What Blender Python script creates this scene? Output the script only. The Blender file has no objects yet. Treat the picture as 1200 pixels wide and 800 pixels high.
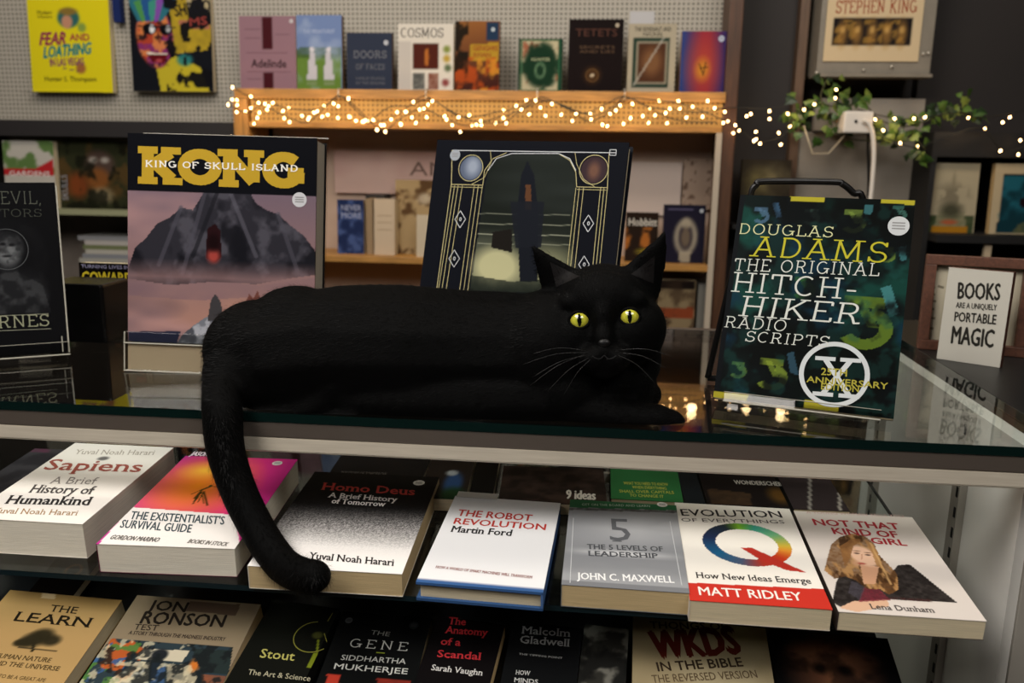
import bpy, bmesh, math, random
import numpy as np
from mathutils import Vector, Matrix, noise as mnoise

random.seed(7)
RNG = np.random.default_rng(7)
sc = bpy.context.scene
COL = sc.collection

# ------------------------------------------------------------------ camera
# metres; z = 0 is the top of the glass counter, x runs along it, y goes away from the camera
CF, CH, CP, CY, CR = 1004.709, .266123, .215241, .097179, .015135


def cam_axes():
    cp, sp, cy, sy = math.cos(CP), math.sin(CP), math.cos(CY), math.sin(CY)
    right = Vector((cy, sy, 0)); fwd = Vector((-sy * cp, cy * cp, -sp)); up = right.cross(fwd)
    cr, sr = math.cos(CR), math.sin(CR)
    return right * cr + up * sr, -right * sr + up * cr, fwd


AX, UX, FX = cam_axes()
CO = Vector((0, 0, CH))
cd = bpy.data.cameras.new('camera'); cam = bpy.data.objects.new('camera', cd); COL.objects.link(cam)
m = Matrix((AX, UX, -FX)).transposed().to_4x4(); m.translation = CO; cam.matrix_world = m
cd.sensor_width = 36; cd.lens = CF * 36 / 1200; cd.clip_start = .02
cd.dof.use_dof = True; cd.dof.focus_distance = .90; cd.dof.aperture_fstop = 5.6
sc.camera = cam

# ------------------------------------------------------------------ exposure, world, lights
sc.view_settings.view_transform = 'Standard'; sc.view_settings.look = 'None'
sc.view_settings.gamma = 1; sc.view_settings.use_curve_mapping = False
sc.view_settings.exposure = 0.0
w = bpy.data.worlds.new('world'); sc.world = w; w.use_nodes = True
w.node_tree.nodes['Background'].inputs[0].default_value = (.9, .85, .8, 1)
w.node_tree.nodes['Background'].inputs[1].default_value = .035


def area(name, loc, target, size, energy, col):
    l = bpy.data.lights.new(name, 'AREA'); l.shape = 'RECTANGLE'; l.size, l.size_y = size; l.energy = energy; l.color = col
    o = bpy.data.objects.new(name, l); COL.objects.link(o); o.location = loc
    o.rotation_euler = (Vector(target) - Vector(loc)).to_track_quat('-Z', 'Y').to_euler()
    return o


area('ceiling_lamp_front', (-.85, .10, 1.42), (-.1, .85, -.05), (1.0, .7), 27, (1, .955, .90))
area('ceiling_lamp_right', (.75, -.25, 1.45), (.0, .85, -.05), (.9, .6), 16, (1, .955, .90))
area('ceiling_lamp_back', (-.4, 1.35, 1.56), (-.35, 2.4, .15), (2.8, .5), 27, (1, .89, .76))
area('ceiling_lamp_aisle', (-1.2, -1.0, 1.5), (-.7, 2.2, 0), (1.2, .6), 14, (1, .93, .86))

# ------------------------------------------------------------------ pixel rays -> points on real planes
def ray(px, py): return FX + AX * ((px - 600) / CF) - UX * ((py - 400) / CF)
def atY(px, py, Y): d = ray(px, py); return CO + d * (Y / d.y)
def atZ(px, py, Z): d = ray(px, py); return CO + d * ((Z - CH) / d.z)
def atX(px, py, X): d = ray(px, py); return CO + d * (X / d.x)

# ------------------------------------------------------------------ materials
def lin(c):
    if isinstance(c, str):
        c = c.lstrip('#'); c = [int(c[i:i + 2], 16) / 255 for i in (0, 2, 4)]
    return tuple(x / 12.92 if x <= .04045 else ((x + .055) / 1.055) ** 2.4 for x in c)


MATS = {}
def mat(name, col='#808080', rough=.5, metal=0, spec=.5, bump=0, bscale=200, var=0, vscale=30, coat=0, sheen=0, emit=0, stretch=(1, 1, 1)):
    if name in MATS: return MATS[name]
    mt = bpy.data.materials.new(name); mt.use_nodes = True; nt = mt.node_tree; b = nt.nodes['Principled BSDF']
    c = lin(col)
    b.inputs['Base Color'].default_value = (*c, 1); b.inputs['Roughness'].default_value = rough; b.inputs['Metallic'].default_value = metal
    b.inputs['Specular IOR Level'].default_value = spec; b.inputs['Coat Weight'].default_value = coat
    if sheen: b.inputs['Sheen Weight'].default_value = sheen; b.inputs['Sheen Roughness'].default_value = .5
    if emit: b.inputs['Emission Color'].default_value = (*c, 1); b.inputs['Emission Strength'].default_value = emit
    if var or bump:
        tc = nt.nodes.new('ShaderNodeTexCoord'); mp = nt.nodes.new('ShaderNodeMapping'); mp.inputs['Scale'].default_value = stretch
        nt.links.new(tc.outputs['Object'], mp.inputs[0])
    if var:
        n = nt.nodes.new('ShaderNodeTexNoise'); n.inputs['Scale'].default_value = vscale; n.inputs['Detail'].default_value = 5
        nt.links.new(mp.outputs[0], n.inputs[0])
        r = nt.nodes.new('ShaderNodeMapRange'); r.inputs[1].default_value = .3; r.inputs[2].default_value = .7
        r.inputs[3].default_value = 1 - var; r.inputs[4].default_value = 1 + var; nt.links.new(n.outputs[0], r.inputs[0])
        mx = nt.nodes.new('ShaderNodeVectorMath'); mx.operation = 'SCALE'; mx.inputs[0].default_value = c
        nt.links.new(r.outputs[0], mx.inputs['Scale']); nt.links.new(mx.outputs[0], b.inputs['Base Color'])
    if bump:
        n = nt.nodes.new('ShaderNodeTexNoise'); n.inputs['Scale'].default_value = bscale; n.inputs['Detail'].default_value = 3
        nt.links.new(mp.outputs[0], n.inputs[0]); bp = nt.nodes.new('ShaderNodeBump'); bp.inputs['Strength'].default_value = bump
        bp.inputs['Distance'].default_value = .001; nt.links.new(n.outputs[0], bp.inputs['Height']); nt.links.new(bp.outputs[0], b.inputs['Normal'])
    MATS[name] = mt; return mt


def print_mat(name, rough, spec=.5):
    mt = bpy.data.materials.new(name); mt.use_nodes = True; nt = mt.node_tree; b = nt.nodes['Principled BSDF']
    a = nt.nodes.new('ShaderNodeAttribute'); a.attribute_name = 'Print'
    nt.links.new(a.outputs['Color'], b.inputs['Base Color']); b.inputs['Roughness'].default_value = rough
    b.inputs['Specular IOR Level'].default_value = spec
    MATS[name] = mt; return mt


PRINT = print_mat('printed_cover', .55, .03)
PRINTG = print_mat('glossy_printed_cover', .45, .03)


def thin_glass(name, tint, refl=1.0, rough=0.0):
    mt = bpy.data.materials.new(name); mt.use_nodes = True; nt = mt.node_tree; nt.nodes.clear()
    out = nt.nodes.new('ShaderNodeOutputMaterial'); t = nt.nodes.new('ShaderNodeBsdfTransparent'); g = nt.nodes.new('ShaderNodeBsdfGlossy')
    t.inputs[0].default_value = (*tint, 1); g.inputs['Roughness'].default_value = rough; g.inputs[0].default_value = (refl, refl, refl, 1)
    f = nt.nodes.new('ShaderNodeFresnel'); mx = nt.nodes.new('ShaderNodeMixShader')
    ge = nt.nodes.new('ShaderNodeNewGeometry'); mr = nt.nodes.new('ShaderNodeMapRange'); mr.inputs[3].default_value = 1.5; mr.inputs[4].default_value = 1 / 1.5
    nt.links.new(ge.outputs['Backfacing'], mr.inputs[0]); nt.links.new(mr.outputs[0], f.inputs[0])   # the unbent ray sees the same Fresnel from either side
    nt.links.new(f.outputs[0], mx.inputs[0]); nt.links.new(t.outputs[0], mx.inputs[1]); nt.links.new(g.outputs[0], mx.inputs[2])
    nt.links.new(mx.outputs[0], out.inputs[0]); MATS[name] = mt; return mt


GLASS = thin_glass('counter_glass', (.95, .975, .965), .75)
SGLASS = thin_glass('shelf_glass', (.93, .97, .96), .6)
ACRYL = thin_glass('clear_acrylic', (.96, .96, .95), .8)
GEDGE = mat('green_glass_edge', '#091a18', .12, spec=.6)
AEDGE = mat('polished_acrylic_edge', '#a39f92', .25)
BLACKM = mat('black_metal', '#0b0a0b', .35, .3)
ALU = mat('brushed_aluminium', '#a8a298', .38, .25, bump=.15, bscale=300, stretch=(1, 60, 60))
RAILM = mat('dark_anodised_rail', '#6a6058', .42, .55, bump=.1, bscale=300, stretch=(1, 40, 40))
LIPM = mat('pale_rail_lip', '#a89f90', .4, .1, var=.08, vscale=20, stretch=(1, 20, 20))
WHITEP = mat('white_laminate', '#e4e1da', .55, var=.05, vscale=6)
WOODM = mat('varnished_pine', '#a4763a', .45, var=.35, vscale=14, stretch=(1, 12, 12))
WOODV = mat('varnished_pine_post', '#a4763a', .45, var=.35, vscale=14, stretch=(12, 12, 1))
DWOOD = mat('dark_red_wood', '#5a3626', .5, var=.3, vscale=20, stretch=(12, 12, 1))
DARKW = mat('black_painted_wall', '#1b1718', .7, var=.25, vscale=3)
WIREM = mat('dark_green_wire', '#15140c', .6)
def pages_mat(name, col):
    mt = mat(name, col, .75, var=.13, vscale=60, stretch=(.35, .35, 26), bump=.35, bscale=90); return mt
PAGES = pages_mat('cream_page_edges', '#d2c3a3')
PAGESD = pages_mat('tan_page_edges', '#c4ac80')
PAGESW = pages_mat('white_page_edges', '#ddd6c6')

# ------------------------------------------------------------------ object helpers
def meshobj(name, verts, faces, mt=None, parent=None, smooth=False):
    me = bpy.data.meshes.new(name); me.from_pydata([tuple(v) for v in verts], [], faces); me.update()
    o = bpy.data.objects.new(name, me); COL.objects.link(o)
    if mt: me.materials.append(mt)
    if parent: o.parent = parent
    if smooth: me.polygons.foreach_set('use_smooth', [True] * len(me.polygons))
    return o


def bmobj(name, bm, mt=None, parent=None, smooth=False):
    bmesh.ops.recalc_face_normals(bm, faces=bm.faces)
    me = bpy.data.meshes.new(name); bm.to_mesh(me); bm.free()
    o = bpy.data.objects.new(name, me); COL.objects.link(o)
    if mt: me.materials.append(mt)
    if parent: o.parent = parent
    if smooth: me.polygons.foreach_set('use_smooth', [True] * len(me.polygons))
    return o


def addbox(bm, a, b, bev=0):
    r = bmesh.ops.create_cube(bm, size=1); vs = r['verts']
    for v in vs: v.co = Vector([(a[i] + b[i]) / 2 + v.co[i] * (b[i] - a[i]) for i in range(3)])
    if bev:
        es = list({e for v in vs for e in v.link_edges}); bmesh.ops.bevel(bm, geom=es, offset=bev, segments=2, affect='EDGES', profile=.6)
    return bm


def box(name, a, b, mt, parent=None, bev=0):
    bm = bmesh.new(); addbox(bm, a, b, bev); return bmobj(name, bm, mt, parent)


def tube_bm(bm, pts, r, seg=8, closed=False):
    pts = [Vector(p) for p in pts]; n = len(pts); rings = []
    rr = r if isinstance(r, (list, tuple)) else [r] * n
    up = None
    for i, p in enumerate(pts):
        d = (pts[min(i + 1, n - 1)] - pts[max(i - 1, 0)]).normalized()
        if up is None: up = d.orthogonal().normalized()
        up = (up - d * up.dot(d)).normalized(); s = d.cross(up)
        rings.append([bm.verts.new(p + (up * math.cos(2 * math.pi * k / seg) + s * math.sin(2 * math.pi * k / seg)) * rr[i]) for k in range(seg)])
    for i in range(n - 1):
        for k in range(seg): bm.faces.new((rings[i][k], rings[i][(k + 1) % seg], rings[i + 1][(k + 1) % seg], rings[i + 1][k]))
    bm.faces.new(rings[0]); bm.faces.new(rings[-1][::-1])


def tube(name, pts, r, mt, parent=None, seg=8):
    bm = bmesh.new(); tube_bm(bm, pts, r, seg); return bmobj(name, bm, mt, parent, True)


def smooth_path(pts, n=6):
    P = [Vector(p) for p in pts]; out = []
    for i in range(len(P) - 1):
        a, b, c, d = P[max(i - 1, 0)], P[i], P[i + 1], P[min(i + 2, len(P) - 1)]
        for k in range(n):
            t = k / n
            out.append(.5 * (2 * b + (c - a) * t + (2 * a - 5 * b + 4 * c - d) * t * t + (3 * b - a - 3 * c + d) * t ** 3))
    out.append(P[-1]); return out


def tag(o, label, cat=None, group=None, kind=None):
    o['label'] = label
    if cat: o['category'] = cat
    if group: o['group'] = group
    if kind: o['kind'] = kind
    return o


def root(name, label, cat, loc=(0, 0, 0), group=None):
    o = bpy.data.objects.new(name, None); COL.objects.link(o); o.location = loc; o.empty_display_size = .02
    return tag(o, label, cat, group)


def structure(o, label=None):
    o['kind'] = 'structure'
    if label: o['label'] = label
    return o

# ------------------------------------------------------------------ lettering
_T = {}
def text_mesh(s):
    """plain sans lettering as flat triangles, cap height 1"""
    if s in _T: return _T[s]
    c = bpy.data.curves.new('t', 'FONT'); c.body = s; c.resolution_u = 2; c.fill_mode = 'FRONT'
    o = bpy.data.objects.new('t', c); COL.objects.link(o); bpy.context.view_layer.update()
    dg = bpy.context.evaluated_depsgraph_get(); me = bpy.data.meshes.new_from_object(o.evaluated_get(dg))
    V = np.array([v.co[:2] for v in me.vertices]); F = [tuple(p.vertices) for p in me.polygons]
    bpy.data.objects.remove(o); bpy.data.curves.remove(c); bpy.data.meshes.remove(me)
    V[:, 0] -= V[:, 0].min()
    _T[s] = (V, F); return _T[s]


def serif_mesh(s):
    """the plain letters with a thin foot or head added wherever a stem ends flat"""
    V, F = text_mesh(s); cnt = {}
    for f in F:
        for a, b in zip(f, f[1:] + f[:1]): k = (min(a, b), max(a, b)); cnt[k] = cnt.get(k, 0) + 1
    V = [tuple(v) for v in V]; F = list(F)
    for (a, b), n in list(cnt.items()):
        if n != 1: continue
        (x1, y1), (x2, y2) = V[a], V[b]; L = abs(x1 - x2)
        if .045 < L < .15 and abs(y1 - y2) < .12 * L:
            up_ = any(V[i][1] > max(y1, y2) + .05 for f in F if a in f and b in f for i in f); x0, x3 = min(x1, x2) - .045, max(x1, x2) + .045; y = (y1 + y2) / 2; h = .028 if up_ else -.028
            k = len(V); V += [(x0, y), (x3, y), (x3, y + h), (x0, y + h)]; F.append((k, k + 1, k + 2, k + 3))
    V = np.array(V); V[:, 0] -= V[:, 0].min(); return V, F


CAP = text_mesh('H')[0][:, 1].max()


def arc(cx, cy, rx, ry, a0, a1, n=14):
    return [(cx + rx * math.cos(math.radians(a0 + (a1 - a0) * i / n)), cy + ry * math.sin(math.radians(a0 + (a1 - a0) * i / n))) for i in range(n + 1)]


# slab-serif capitals: advance width, strokes, serif centres
G = {
 'A': (.95, [[(.1, 0), (.45, 1)], [(.45, 1), (.8, 0)], [(.23, .34), (.68, .34)]], [(.1, 0), (.8, 0), (.40, 1)]),
 'B': (.85, [[(.15, 0), (.15, 1)], [(.15, 1), (.45, 1)] + arc(.45, .76, .22, .24, 90, -90) + [(.15, .52)], [(.45, .52)] + arc(.45, .26, .28, .26, 90, -90) + [(.15, 0)]], [(.1, 0), (.1, 1)]),
 'C': (.9, [arc(.48, .5, .38, .5, 50, 310, 22)], []),
 'D': (.95, [[(.18, 0), (.18, 1)], [(.12, 1), (.42, 1)] + arc(.42, .5, .4, .5, 90, -90, 18) + [(.12, 0)]], []),
 'E': (.82, [[(.18, 0), (.18, 1)], [(.05, 1), (.72, 1), (.72, .82)], [(.05, 0), (.76, 0), (.76, .2)], [(.18, .52), (.55, .52)]], []),
 'F': (.8, [[(.18, 0), (.18, 1)], [(.05, 1), (.74, 1), (.74, .8)], [(.18, .52), (.55, .52)]], [(.18, 0)]),
 'G': (.98, [arc(.48, .5, .38, .5, 48, 350, 24), [(.85, .02), (.85, .42)], [(.58, .42), (.98, .42)]], []),
 'H': (1.0, [[(.2, 0), (.2, 1)], [(.8, 0), (.8, 1)], [(.2, .52), (.8, .52)]], [(.2, 0), (.2, 1), (.8, 0), (.8, 1)]),
 'I': (.45, [[(.22, 0), (.22, 1)]], [(.22, 0), (.22, 1)]),
 'K': (.98, [[(.2, 0), (.2, 1)], [(.78, 1), (.22, .42)], [(.38, .58), (.82, 0)]], [(.2, 0), (.2, 1), (.78, 1), (.83, 0)]),
 'L': (.8, [[(.2, 0), (.2, 1)], [(.05, 0), (.74, 0), (.74, .25)]], [(.2, 1)]),
 'M': (1.2, [[(.17, 0), (.22, 1)], [(.22, 1), (.58, .1), (.94, 1)], [(.94, 1), (.99, 0)]], [(.17, 0), (.16, 1), (.99, 0), (1.0, 1)]),
 'N': (1.05, [[(.2, 0), (.2, 1)], [(.2, 1), (.82, 0)], [(.82, 0), (.82, 1)]], [(.2, 0), (.16, 1), (.82, 1)]),
 'O': (1.0, [arc(.5, .5, .4, .5, 0, 360, 30)], []),
 'P': (.85, [[(.2, 0), (.2, 1)], [(.08, 1), (.48, 1)] + arc(.48, .73, .26, .27, 90, -90) + [(.2, .46)]], [(.2, 0)]),
 'R': (.95, [[(.2, 0), (.2, 1)], [(.08, 1), (.48, 1)] + arc(.48, .74, .25, .26, 90, -90) + [(.2, .48)], [(.48, .48), (.62, .3), (.72, 0), (.9, .02)]], [(.2, 0)]),
 'S': (.8, [arc(.4, .74, .27, .26, 30, 255, 14) + arc(.4, .25, .3, .25, 80, -150, 14), [(.68, .78), (.68, 1)], [(.1, .25), (.1, 0)]], []),
 'T': (.9, [[(.45, 0), (.45, 1)], [(.08, .78), (.08, 1), (.82, 1), (.82, .78)]], [(.45, 0)]),
 'U': (1.0, [[(.18, 1), (.18, .32)] + arc(.5, .32, .32, .32, 180, 360, 14) + [(.82, 1)]], [(.18, 1), (.82, 1)]),
 'V': (.95, [[(.12, 1), (.47, 0), (.83, 1)]], [(.12, 1), (.83, 1)]),
 'W': (1.3, [[(.12, 1), (.4, 0), (.65, .9), (.9, 0), (1.18, 1)]], [(.12, 1), (1.18, 1)]),
 'X': (.95, [[(.15, 1), (.82, 0)], [(.8, 1), (.15, 0)]], [(.15, 1), (.8, 1), (.15, 0), (.82, 0)]),
 'Y': (.95, [[(.13, 1), (.47, .48), (.82, 1)], [(.47, .48), (.47, 0)]], [(.13, 1), (.82, 1), (.47, 0)]),
 '-': (.55, [[(.1, .4), (.45, .4)]], []), ' ': (.5, [], []), ',': (.35, [[(.2, .05), (.12, -.18)]], []),
 '.': (.35, [[(.15, .04), (.2, .04)]], []),
}


def slab_mesh(s, t=.09, st=.07, sw=.13, gap=.08):
    V, F = [], []; x0 = 0
    def quad(a, b, th, ext):
        ax, ay = a; bx, by = b; dx, dy = bx - ax, by - ay; L = math.hypot(dx, dy) or 1e-6; dx /= L; dy /= L
        e = ext; ax -= dx * e; ay -= dy * e; bx += dx * e; by += dy * e; nx, ny = -dy * th / 2, dx * th / 2; n = len(V)
        V.extend([(ax - nx, ay - ny), (bx - nx, by - ny), (bx + nx, by + ny), (ax + nx, ay + ny)]); F.append((n, n + 1, n + 2, n + 3))
    for ch in s:
        adv, st_, se = G.get(ch, G['-'])
        k = 1 - t
        Y = lambda y: t / 2 + y * k
        for pl in st_:
            for a, b in zip(pl, pl[1:]):
                s1 = min(t, st * 1.35); L_ = math.hypot(a[0] - b[0], a[1] - b[1]) or 1; th = s1 + (t - s1) * (abs(a[1] - b[1]) / L_) ** 1.3
                quad((x0 + a[0], Y(a[1])), (x0 + b[0], Y(b[1])), th, t * .16 if len(pl) > 3 else 0)
        for (sx, sy) in se:
            yy = st / 2 if sy < .5 else 1 - st / 2
            quad((x0 + sx - sw - t / 2, yy), (x0 + sx + sw + t / 2, yy), st, 0)
        x0 += adv + gap
    V = np.array(V); V[:, 0] -= V[:, 0].min(); return V, F


def solid_mat(col, rough=.45):
    key = 'ink_' + (col if isinstance(col, str) else '%02x%02x%02x' % tuple(int(x * 255) for x in col)).lstrip('#')
    return mat(key, col, rough, spec=.06)

# ------------------------------------------------------------------ colour fields for printed covers
def vnoise(x, y, seed=0, oct=3):
    out = np.zeros_like(x); amp = 1; tot = 0
    for o in range(oct):
        r = np.random.default_rng(seed * 31 + o); g = r.random((64, 64)); fx = x * 2 ** o; fy = y * 2 ** o
        ix = np.floor(fx).astype(int); iy = np.floor(fy).astype(int); u = fx - ix; v = fy - iy; u = u * u * (3 - 2 * u); v = v * v * (3 - 2 * v)
        q = lambda a, b: g[(iy + b) % 64, (ix + a) % 64]
        out += amp * ((q(0, 0) * (1 - u) + q(1, 0) * u) * (1 - v) + (q(0, 1) * (1 - u) + q(1, 1) * u) * v); tot += amp; amp *= .5
    return out / tot


class Canvas:
    """colours per grid vertex of a w x h sheet; all shapes are given through tf() in sheet metres"""
    def __init__(s, w, h, cell, base, tf):
        s.nx = max(2, int(w / cell) + 1); s.ny = max(2, int(h / cell) + 1); s.w, s.h = w, h
        s.X, s.Y = np.meshgrid(np.linspace(0, w, s.nx), np.linspace(0, h, s.ny)); s.tf = tf
        s.C = np.zeros((s.ny, s.nx, 3)); s.C[:] = [int(base.lstrip('#')[i:i + 2], 16) / 255 for i in (0, 2, 4)]
    def rgb(s, c): return np.array([int(c.lstrip('#')[i:i + 2], 16) / 255 for i in (0, 2, 4)]) if isinstance(c, str) else np.array(c)
    def mixin(s, M, c, a=1.0):
        M = (M * a)[..., None]; s.C = s.C * (1 - M) + s.rgb(c) * M if not (isinstance(c, np.ndarray) and c.ndim == 3) else s.C * (1 - M) + c * M
    def mask_poly(s, pts):
        P = [s.tf(p) for p in pts]; M = np.zeros_like(s.X, bool); n = len(P)
        for i in range(n):
            (x1, y1), (x2, y2) = P[i], P[(i + 1) % n]
            if y1 == y2: continue
            c = ((s.Y >= min(y1, y2)) & (s.Y < max(y1, y2))) & (s.X < (x2 - x1) * (s.Y - y1) / (y2 - y1) + x1); M ^= c
        return M.astype(float)
    def poly(s, pts, c, a=1.0, nz=0, ns=150, seed=1):
        M = s.mask_poly(pts)
        if nz: M = M * (1 - nz * vnoise(s.X * ns, s.Y * ns, seed))
        s.mixin(M, c, a)
    def mask_ell(s, c, rx, ry, soft=.12, rot=0):
        x, y = s.tf(c); dx, dy = s.X - x, s.Y - y; cr, sr = math.cos(rot), math.sin(rot)
        d = np.hypot((dx * cr + dy * sr) / rx, (-dx * sr + dy * cr) / ry); return np.clip((1 + soft - d) / (2 * soft), 0, 1)
    def ell(s, c, rx, ry, col, a=1.0, soft=.12, rot=0): s.mixin(s.mask_ell(c, rx, ry, soft, rot), col, a)
    def grad(s, p0, p1, c0, c1):
        a, b = s.tf(p0), s.tf(p1); d = (b[0] - a[0], b[1] - a[1]); L = d[0] ** 2 + d[1] ** 2
        t = np.clip(((s.X - a[0]) * d[0] + (s.Y - a[1]) * d[1]) / L, 0, 1)[..., None]; s.C = s.rgb(c0) * (1 - t) + s.rgb(c1) * t
    def clouds(s, c, a=.5, scale=20, seed=1, lo=.45, hi=.65, sx=1, M=None):
        n = np.clip((vnoise(s.X * scale / sx, s.Y * scale, seed, 4) - lo) / (hi - lo), 0, 1); s.mixin(n if M is None else n * M, c, a)
    def line(s, a, b, wd, c, al=1.0):
        A, B = np.array(s.tf(a)), np.array(s.tf(b)); d = B - A; L = d @ d
        t = np.clip(((s.X - A[0]) * d[0] + (s.Y - A[1]) * d[1]) / L, 0, 1); D = np.hypot(s.X - A[0] - t * d[0], s.Y - A[1] - t * d[1])
        s.mixin(np.clip((wd / 2 - D) / (wd * .2) + .5, 0, 1), c, al)
    def mesh(s, name, z, mt, parent, skirt=.0004):
        nx, ny = s.nx, s.ny; me = bpy.data.meshes.new(name)
        V = np.stack([s.X.ravel(), s.Y.ravel(), np.full(nx * ny, z)], 1)
        i = (np.arange(ny - 1)[:, None] * nx + np.arange(nx - 1)[None]).ravel(); F = np.stack([i, i + 1, i + 1 + nx, i + nx], 1)
        rim = list(range(nx)) + [k * nx + nx - 1 for k in range(1, ny)] + [(ny - 1) * nx + k for k in range(nx - 2, -1, -1)] + [k * nx for k in range(ny - 2, 0, -1)]
        n0 = len(V); low = V[rim].copy(); low[:, 2] -= skirt; m_ = len(rim); j = np.arange(m_); jn = (j + 1) % m_; rim = np.array(rim)
        SF = np.stack([rim[j], n0 + j, n0 + jn, rim[jn]], 1); V = np.vstack([V, low]); F = np.vstack([F, SF])
        me.from_pydata(V.tolist(), [], F.tolist()); at = me.color_attributes.new('Print', 'FLOAT_COLOR', 'POINT')
        C = s.C.reshape(-1, 3).clip(0, 1); C = np.vstack([C, C[rim]]); C = np.where(C <= .04045, C / 12.92, ((C + .055) / 1.055) ** 2.4)
        at.data.foreach_set('color', np.hstack([C, np.ones((len(C), 1))]).astype(np.float32).ravel()); me.materials.append(mt); me.update()
        o = bpy.data.objects.new(name, me); COL.objects.link(o); o.parent = parent; return o

# ------------------------------------------------------------------ books
class Book:
    """local frame: x along the bottom edge, y up the cover, z out of the cover; origin at the bottom left of the back cover"""
    def __init__(s, name, label, cat, O, ex, ey, w, h, th, group=None):
        s.ex = Vector(ex).normalized(); ey = Vector(ey); s.ey = (ey - s.ex * ey.dot(s.ex)).normalized(); s.ez = s.ex.cross(s.ey)
        s.O = Vector(O); s.w, s.h, s.th = w, h, th; s.zt = th
        s.root = root(name, label, cat, group=group); M = Matrix((s.ex, s.ey, s.ez)).transposed().to_4x4(); M.translation = s.O
        s.root.matrix_world = M; s.px_mode = True; s.layer = 0; s.serif = False
    def tf(s, p):
        if not s.px_mode: return (p[0] * s.w, (1 - p[1]) * s.h)
        d = ray(*p); P0 = s.O + s.ez * s.zt; P = CO + d * ((P0 - CO).dot(s.ez) / d.dot(s.ez)); q = P - s.O
        return (q.dot(s.ex), q.dot(s.ey))
    def body(s, pages=None, hard=False, spine='#222222', back=None, side='left', inset=None):
        w, h, th = s.w, s.h, s.th; bt = .0028 if hard else .0005; i = (.0035 if hard else .0004) if inset is None else inset
        pages = pages or PAGES; sm = solid_mat(spine); sp = .0022 if hard else .0006
        if side == 'left': x0, x1 = sp, w - i
        else: x0, x1 = i, w - sp
        # the page block, very slightly bowed along its fore edge
        bm = bmesh.new(); addbox(bm, (x0, i, bt), (x1, h - i, th - bt)); bmobj('page_block', bm, pages, s.root)
        bm = bmesh.new(); addbox(bm, (0, 0, 0), (w, h, bt)); bmobj('back_cover', bm, solid_mat(back or spine), s.root)
        xa, xb = (0, sp) if side == 'left' else (w - sp, w)
        bm = bmesh.new(); addbox(bm, (xa, 0, bt * .5), (xb, h, th - bt * .6)); bmobj('spine', bm, sm, s.root)
        s.skirt = bt
        return s
    def canvas(s, base, cell=.0016): s.cv = Canvas(s.w, s.h, cell, base, s.tf); return s.cv
    def cover(s, mt=None, name='front_cover'): s.cv.mesh(name, s.th, mt or PRINT, s.root, s.skirt if hasattr(s, 'skirt') else .0006)
    def lift(s): s.layer += 1; return s.th + .00012 + .00004 * s.layer
    def text(s, t, BL, BR, top, col, name='lettering', slab=None, bold=0, shear=False):
        a, b, c = (np.array(s.tf(p)) for p in (BL, BR, top)); d = b - a; L = np.hypot(*d); d /= L; n = np.array([-d[1], d[0]])
        cap = (c - a) @ n; sh = ((c - a) @ d) / cap if shear else 0
        V, F = slab_mesh(t, *slab) if slab else (serif_mesh(t) if s.serif else text_mesh(t)); n_pl = 0 if slab else len(text_mesh(t)[0])
        ch = 1 if slab else CAP; V = V.copy(); wv = V[:, 0].max(); k = cap / ch; sx = L / wv
        Q = [a + d * (x * sx + sh * y * k) + n * (y * k) for x, y in V]; z = s.lift()
        vs = [(q[0], q[1], z + (i // 4 * 2.5e-6 if slab else (6e-6 if i >= n_pl else 0))) for i, q in enumerate(Q)]
        if bold:
            n0 = len(vs); r = bold * cap; vv = []; ff = []
            for k_, (ox, oy) in enumerate(((0, 0), (r, 0), (r / 2, r / 2), (r / 2, -r / 2))):
                vv += [(x + ox, y + oy, z + 1e-5 * k_) for x, y, z in vs]; ff += [tuple(i + n0 * k_ for i in f) for f in F]
            vs, F = vv, ff
        return meshobj(name, vs, F, solid_mat(col), s.root)
    def poly(s, pts, col, name='printed_shape', raw=False):
        P = pts if raw else [s.tf(p) for p in pts]; z = s.lift(); return meshobj(name, [(x, y, z) for x, y in P], [tuple(range(len(P)))], solid_mat(col), s.root)
    def lines(s, segs, wd, col, name='printed_lines', raw=False):
        V, F = [], []; z = s.lift()
        for a, b in segs:
            a, b = (np.array(p) if raw else np.array(s.tf(p)) for p in (a, b)); d = b - a; d = d / (np.hypot(*d) + 1e-9); n_ = np.array([-d[1], d[0]]) * wd / 2; k = len(V)
            V += [(*(a - n_), z), (*(b - n_), z), (*(b + n_), z), (*(a + n_), z)]; F.append((k, k + 1, k + 2, k + 3))
        return meshobj(name, V, F, solid_mat(col), s.root)
    def ring(s, c, rx, ry, wd, col, name='printed_ring', n=40):
        x, y = s.tf(c); z = s.lift(); V, F = [], []
        for i in range(n):
            a = 2 * math.pi * i / n
            for k in (1, 0): V.append((x + (rx - wd * k) * math.cos(a), y + (ry - wd * k) * math.sin(a), z))
        for i in range(n): j = (i + 1) % n; F.append((2 * i, 2 * i + 1, 2 * j + 1, 2 * j))
        return meshobj(name, V, F, solid_mat(col), s.root)
    def sticker(s, c, r, col='#e9e6e0', line='#8a8a8a'):
        x, y = s.tf(c); z = s.lift() + .0001; n = 28
        o = meshobj('sticker', [(x + r * math.cos(2 * math.pi * i / n), y + r * math.sin(2 * math.pi * i / n), z + .0001) for i in range(n)], [tuple(range(n))], solid_mat(col), s.root)
        o['label'] = 'round white price sticker'
        V, F = [], []
        for k in (-.35, -.05, .25): V += [(x - r * .6, y + k * r, z + .0002), (x + r * .6, y + k * r, z + .0002), (x + r * .6, y + (k + .14) * r, z + .0002), (x - r * .6, y + (k + .14) * r, z + .0002)]; n_ = len(V); F.append((n_ - 4, n_ - 3, n_ - 2, n_ - 1))
        p = meshobj('lettering', V, F, solid_mat(line), None); p.parent = o
        return o


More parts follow.
